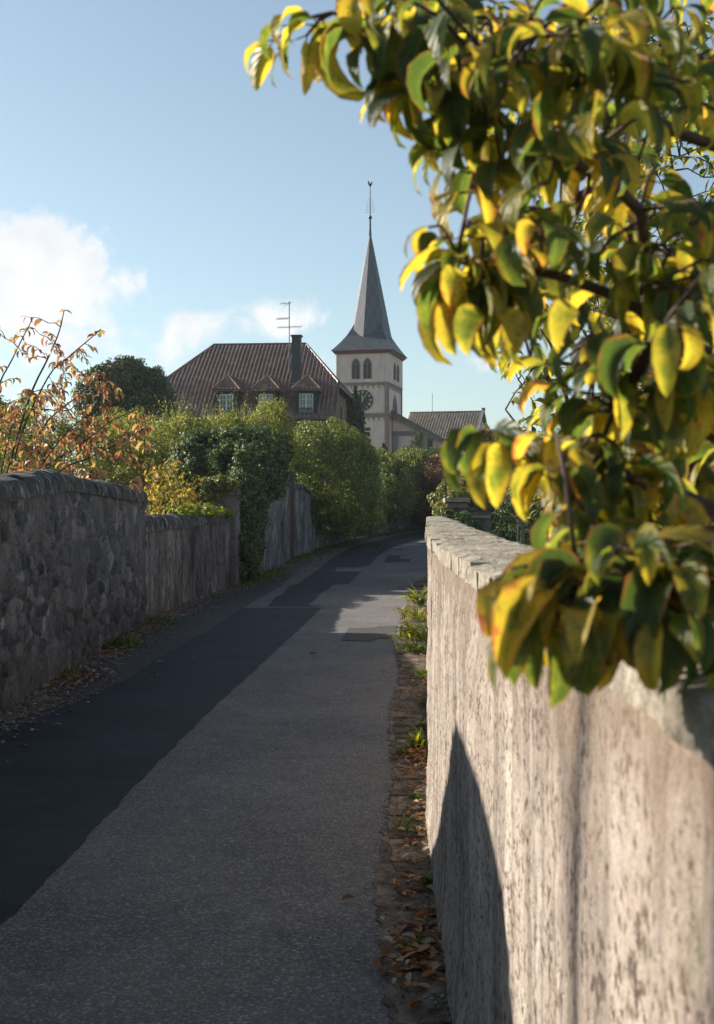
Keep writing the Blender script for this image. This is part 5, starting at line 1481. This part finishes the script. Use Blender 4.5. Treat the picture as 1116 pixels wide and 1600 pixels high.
tuft('weed', 'yellow green weed at the foot of the ivy column', gp(412,905,.01), 80, .30, .5, 'weed', .1, 15)
# verge grass along the left
def verge_grass():
    r = np.random.default_rng(90); n = 9000
    y = 27+ (63-27)*r.random(n)**.8; x = np.array([float(LEFTs(v)) for v in y])+.02+np.abs(r.normal(0,.22,n))
    k = vn(y*1.3, x*3) > .38; x = x[k]; y = y[k]; n = len(x)
    P = np.stack([x, y, gz(y)+.01], 1); L = r.uniform(.05,.17,n)*np.clip(1.1-(x-np.array([float(LEFTs(v)) for v in y])), .4, 1)
    V, Fc, uv = curved_leaves(P, r.uniform(0,6.28,n), r.uniform(.7,1.4,n), r.uniform(.4,1.5,n), L, L*.16, r.uniform(.2,.6,n), np.zeros(n), 3, (-1,0,1))
    tag(mesh_np('verge_grass', V, Fc, M['grass']), 'short ragged grass growing along the foot of the left walls', 'grass', kind='stuff')
verge_grass()
def lawn_grass():
    r = np.random.default_rng(91); n = 16000
    y = r.uniform(9, 40, n); x = np.array([float(RIGHTs(v)) for v in y])+.35+r.uniform(0,4.5,n)
    P = np.stack([x, y, gz(y)+.62], 1); L = r.uniform(.05,.10,n)
    V, Fc, uv = curved_leaves(P, r.uniform(0,6.28,n), r.uniform(.9,1.4,n), r.uniform(.3,1.0,n), L, L*.14, r.uniform(.2,.6,n), np.zeros(n), 2, (-1,0,1))
    tag(mesh_np('lawn_grass', V, Fc, M['grass']), 'short green lawn grass behind the right wall', 'grass', kind='stuff')
lawn_grass()
def gravel(name, label, spots, seed, mat):
    r = np.random.default_rng(seed); cube = np.array([(x,y,z) for z in (-.6,1) for y in (-1,1) for x in (-1,1)], float)
    q = np.array([(0,2,3,1),(4,5,7,6),(0,1,5,4),(1,3,7,5),(3,2,6,7),(2,0,4,6)])
    Vs = []; Fs = []; off = 0
    for ya, yb, f, side, wd, n, s in spots:
        y = r.uniform(ya, yb, n); x = np.array([float(f(v)) for v in y]) + side*np.abs(r.normal(0, wd, n)) + side*.01
        sz = s*r.uniform(.4,1.5,(n,1,1))**1.3; C = np.stack([x, y, gz(y)+.011], 1)[:,None,:]
        V = cube[None]*r.uniform(.5,1.1,(n,8,3))*sz*np.array([1,1,.55]) + C
        Vs.append(V.reshape(-1,3)); Fs.append((q[None]+(np.arange(n)*8)[:,None,None]+off).reshape(-1,4)); off += n*8
    tag(mesh_np(name, np.concatenate(Vs), np.concatenate(Fs), mat), label, 'gravel', kind='stuff')
M['grit'] = leaf_mat('road_grit', [(0,(.12,.10,.085)),(.5,(.20,.17,.145)),(1,(.40,.35,.30))], 0.0, .9, .1)
gravel('gravel', 'loose grit and small stones lying in the gutter of the right wall', [(2,26,RIGHTs,-1,.11,3600,.0042),(3,14,RIGHTs,-1,.22,1500,.0035)], 300, M['grit'])
gravel('gravel', 'loose grit and small stones along the foot of the left walls', [(8,50,LEFTs,1,.22,6500,.010)], 301, M['grit'])
def flat_leaves(n, P, r, Ls):
    az = r.uniform(0,6.28,n)
    return curved_leaves(P, az, r.uniform(-.1,.45,n), r.uniform(-.1,.9,n), Ls, Ls*r.uniform(.4,.6,n), r.uniform(.1,.9,n), r.uniform(-.35,.35,n), 4, (-1,0,1), .1)
def litter(name, label, spots, seed, mat='litter'):
    r = np.random.default_rng(seed); Ps = []; Ls = []
    for px, py, sx, sy, n, L in spots:
        c = gp(px, py)
        x = c.x+r.normal(0,sx,n); y = c.y+r.normal(0,sy,n)
        x = np.clip(x, LEFTs(y)+.04, RIGHTs(y)-.02)
        Ps.append(np.stack([x, y, gz(y)+.014+r.random(n)*.022], 1)); Ls.append(L*r.uniform(.6,1.2,n))
    P = np.concatenate(Ps); L = np.concatenate(Ls)
    V, Fc, uv = flat_leaves(len(P), P, r, L)
    tag(mesh_np(name, V, Fc, M[mat], smooth=True), label, 'leaves', kind='stuff')
litter('leaf_litter', 'brown and orange leaf litter strewn along the gutter of the right wall',
   [(650,1183,.045,.16,75,.055),(640,1200,.05,.3,20,.05),(650,1300,.05,.18,40,.055),(645,1392,.05,.15,26,.055),(650,1440,.05,.15,20,.055),(660,1490,.06,.12,60,.06),(640,1510,.06,.1,24,.06),(645,1340,.05,.25,16,.045),(650,1260,.05,.3,12,.04),(655,1200,.05,.2,40,.05),(648,1520,.06,.2,60,.055),
    (660,1020,.09,.5,60,.06),(655,1075,.08,.6,50,.05),(640,1240,.05,.5,16,.05),(655,960,.1,1.0,60,.06),(650,1130,.07,.4,24,.05)], 101)
litter('leaf_litter', 'reddish brown leaf litter lying along the foot of the left walls',
   [(95,1068,.22,.4,90,.07),(150,1060,.18,.4,40,.07),(230,988,.22,.6,90,.07),(300,960,.25,.9,60,.07),(360,925,.3,1.2,90,.07),(420,905,.3,1.5,110,.08),(480,880,.3,2,110,.09),(570,850,.35,2.5,90,.09),(190,1018,.15,.4,50,.07)], 102)
fl = [(545,1412,.062,(.20,.10,.03),'ochre brown fallen leaf lying alone on the lane nearest the viewer'),
      (575,1283,.036,(.42,.33,.28),'pale curled leaf on the lane left of the shaded gutter weed'),
      (600,1108,.052,(.45,.36,.30),'pale pinkish leaf on the lane beside the sunlit gutter'),
      (543,1080,.050,(.40,.30,.26),'pale brown leaf on the lane beyond the pinkish one'),
      (490,1025,.085,(.26,.07,.05),'dark red leaf in the middle of the lane before the sunlit patch'),
      (603,1196,.045,(.40,.17,.09),'orange brown leaf on the lane left of the orange litter'),
      (250,1038,.085,(.36,.35,.33),'pale leaf on the dark tar strip below the low wall'),
      (90,1137,.075,(.30,.30,.29),'pale leaf on the dark tar strip at the left edge'),
      (303,1032,.06,(.32,.30,.28),'small pale leaf near the right side of the tar strip'),
      (600,1052,.07,(.40,.32,.28),'pale flattened leaf near the end of the sunlit gutter'),
      (578,1398,.040,(.24,.19,.16),'dull grey brown leaf flattened behind the ochre one')]
for i, (px, py, L, c_, lab) in enumerate(fl):
    p = gp(px, py, .012); r = np.random.default_rng(200+i)
    V, Fc, uv = curved_leaves(np.array([tuple(p-Vector((L/2,0,0)))]), np.array([r.uniform(-.3,.3)]), np.array([.35]), np.array([.6]), np.array([L]), np.array([L*.5]), np.array([.6]), np.array([.15]), 6, (-1,-.5,0,.5,1), .1)
    V[:,2] += .004
    o = mesh_np('fallen_leaf', V - np.array(tuple(p)), Fc, simple('fallen_leaf_%d' % i, c_, tuple(v*.6 for v in c_), 60, .7, .2), smooth=True)
    o.location = p; tag(o, lab, 'leaf', 'fallen leaves scattered on the lane')

# ------------------------------------------------------------------ thin haze added to lift the far shadows towards the church
def haze():
    x0, x1, y0, y1, z0, z1 = -1600, 1600, -320, 1600, -1.5, 36
    V = [(x,y,z) for z in (z0,z1) for y in (y0,y1) for x in (x0,x1)]
    Fc = [(0,2,3,1),(4,5,7,6),(0,1,5,4),(1,3,7,5),(3,2,6,7),(2,0,4,6)]
    g = NG('thin_haze'); v = g.N.new('ShaderNodeVolumePrincipled'); v.inputs['Color'].default_value = (.86,.90,.95,1)
    v.inputs['Density'].default_value = HAZE; v.inputs['Anisotropy'].default_value = .2
    g.L.new(v.outputs[0], g.out.inputs['Volume'])
    tag(mesh_np('haze', np.array(V, float), Fc, g.m), 'thin pale haze added over the lane to lift the far shadows', 'haze', kind='stuff')
HAZE = 0.00028
haze()
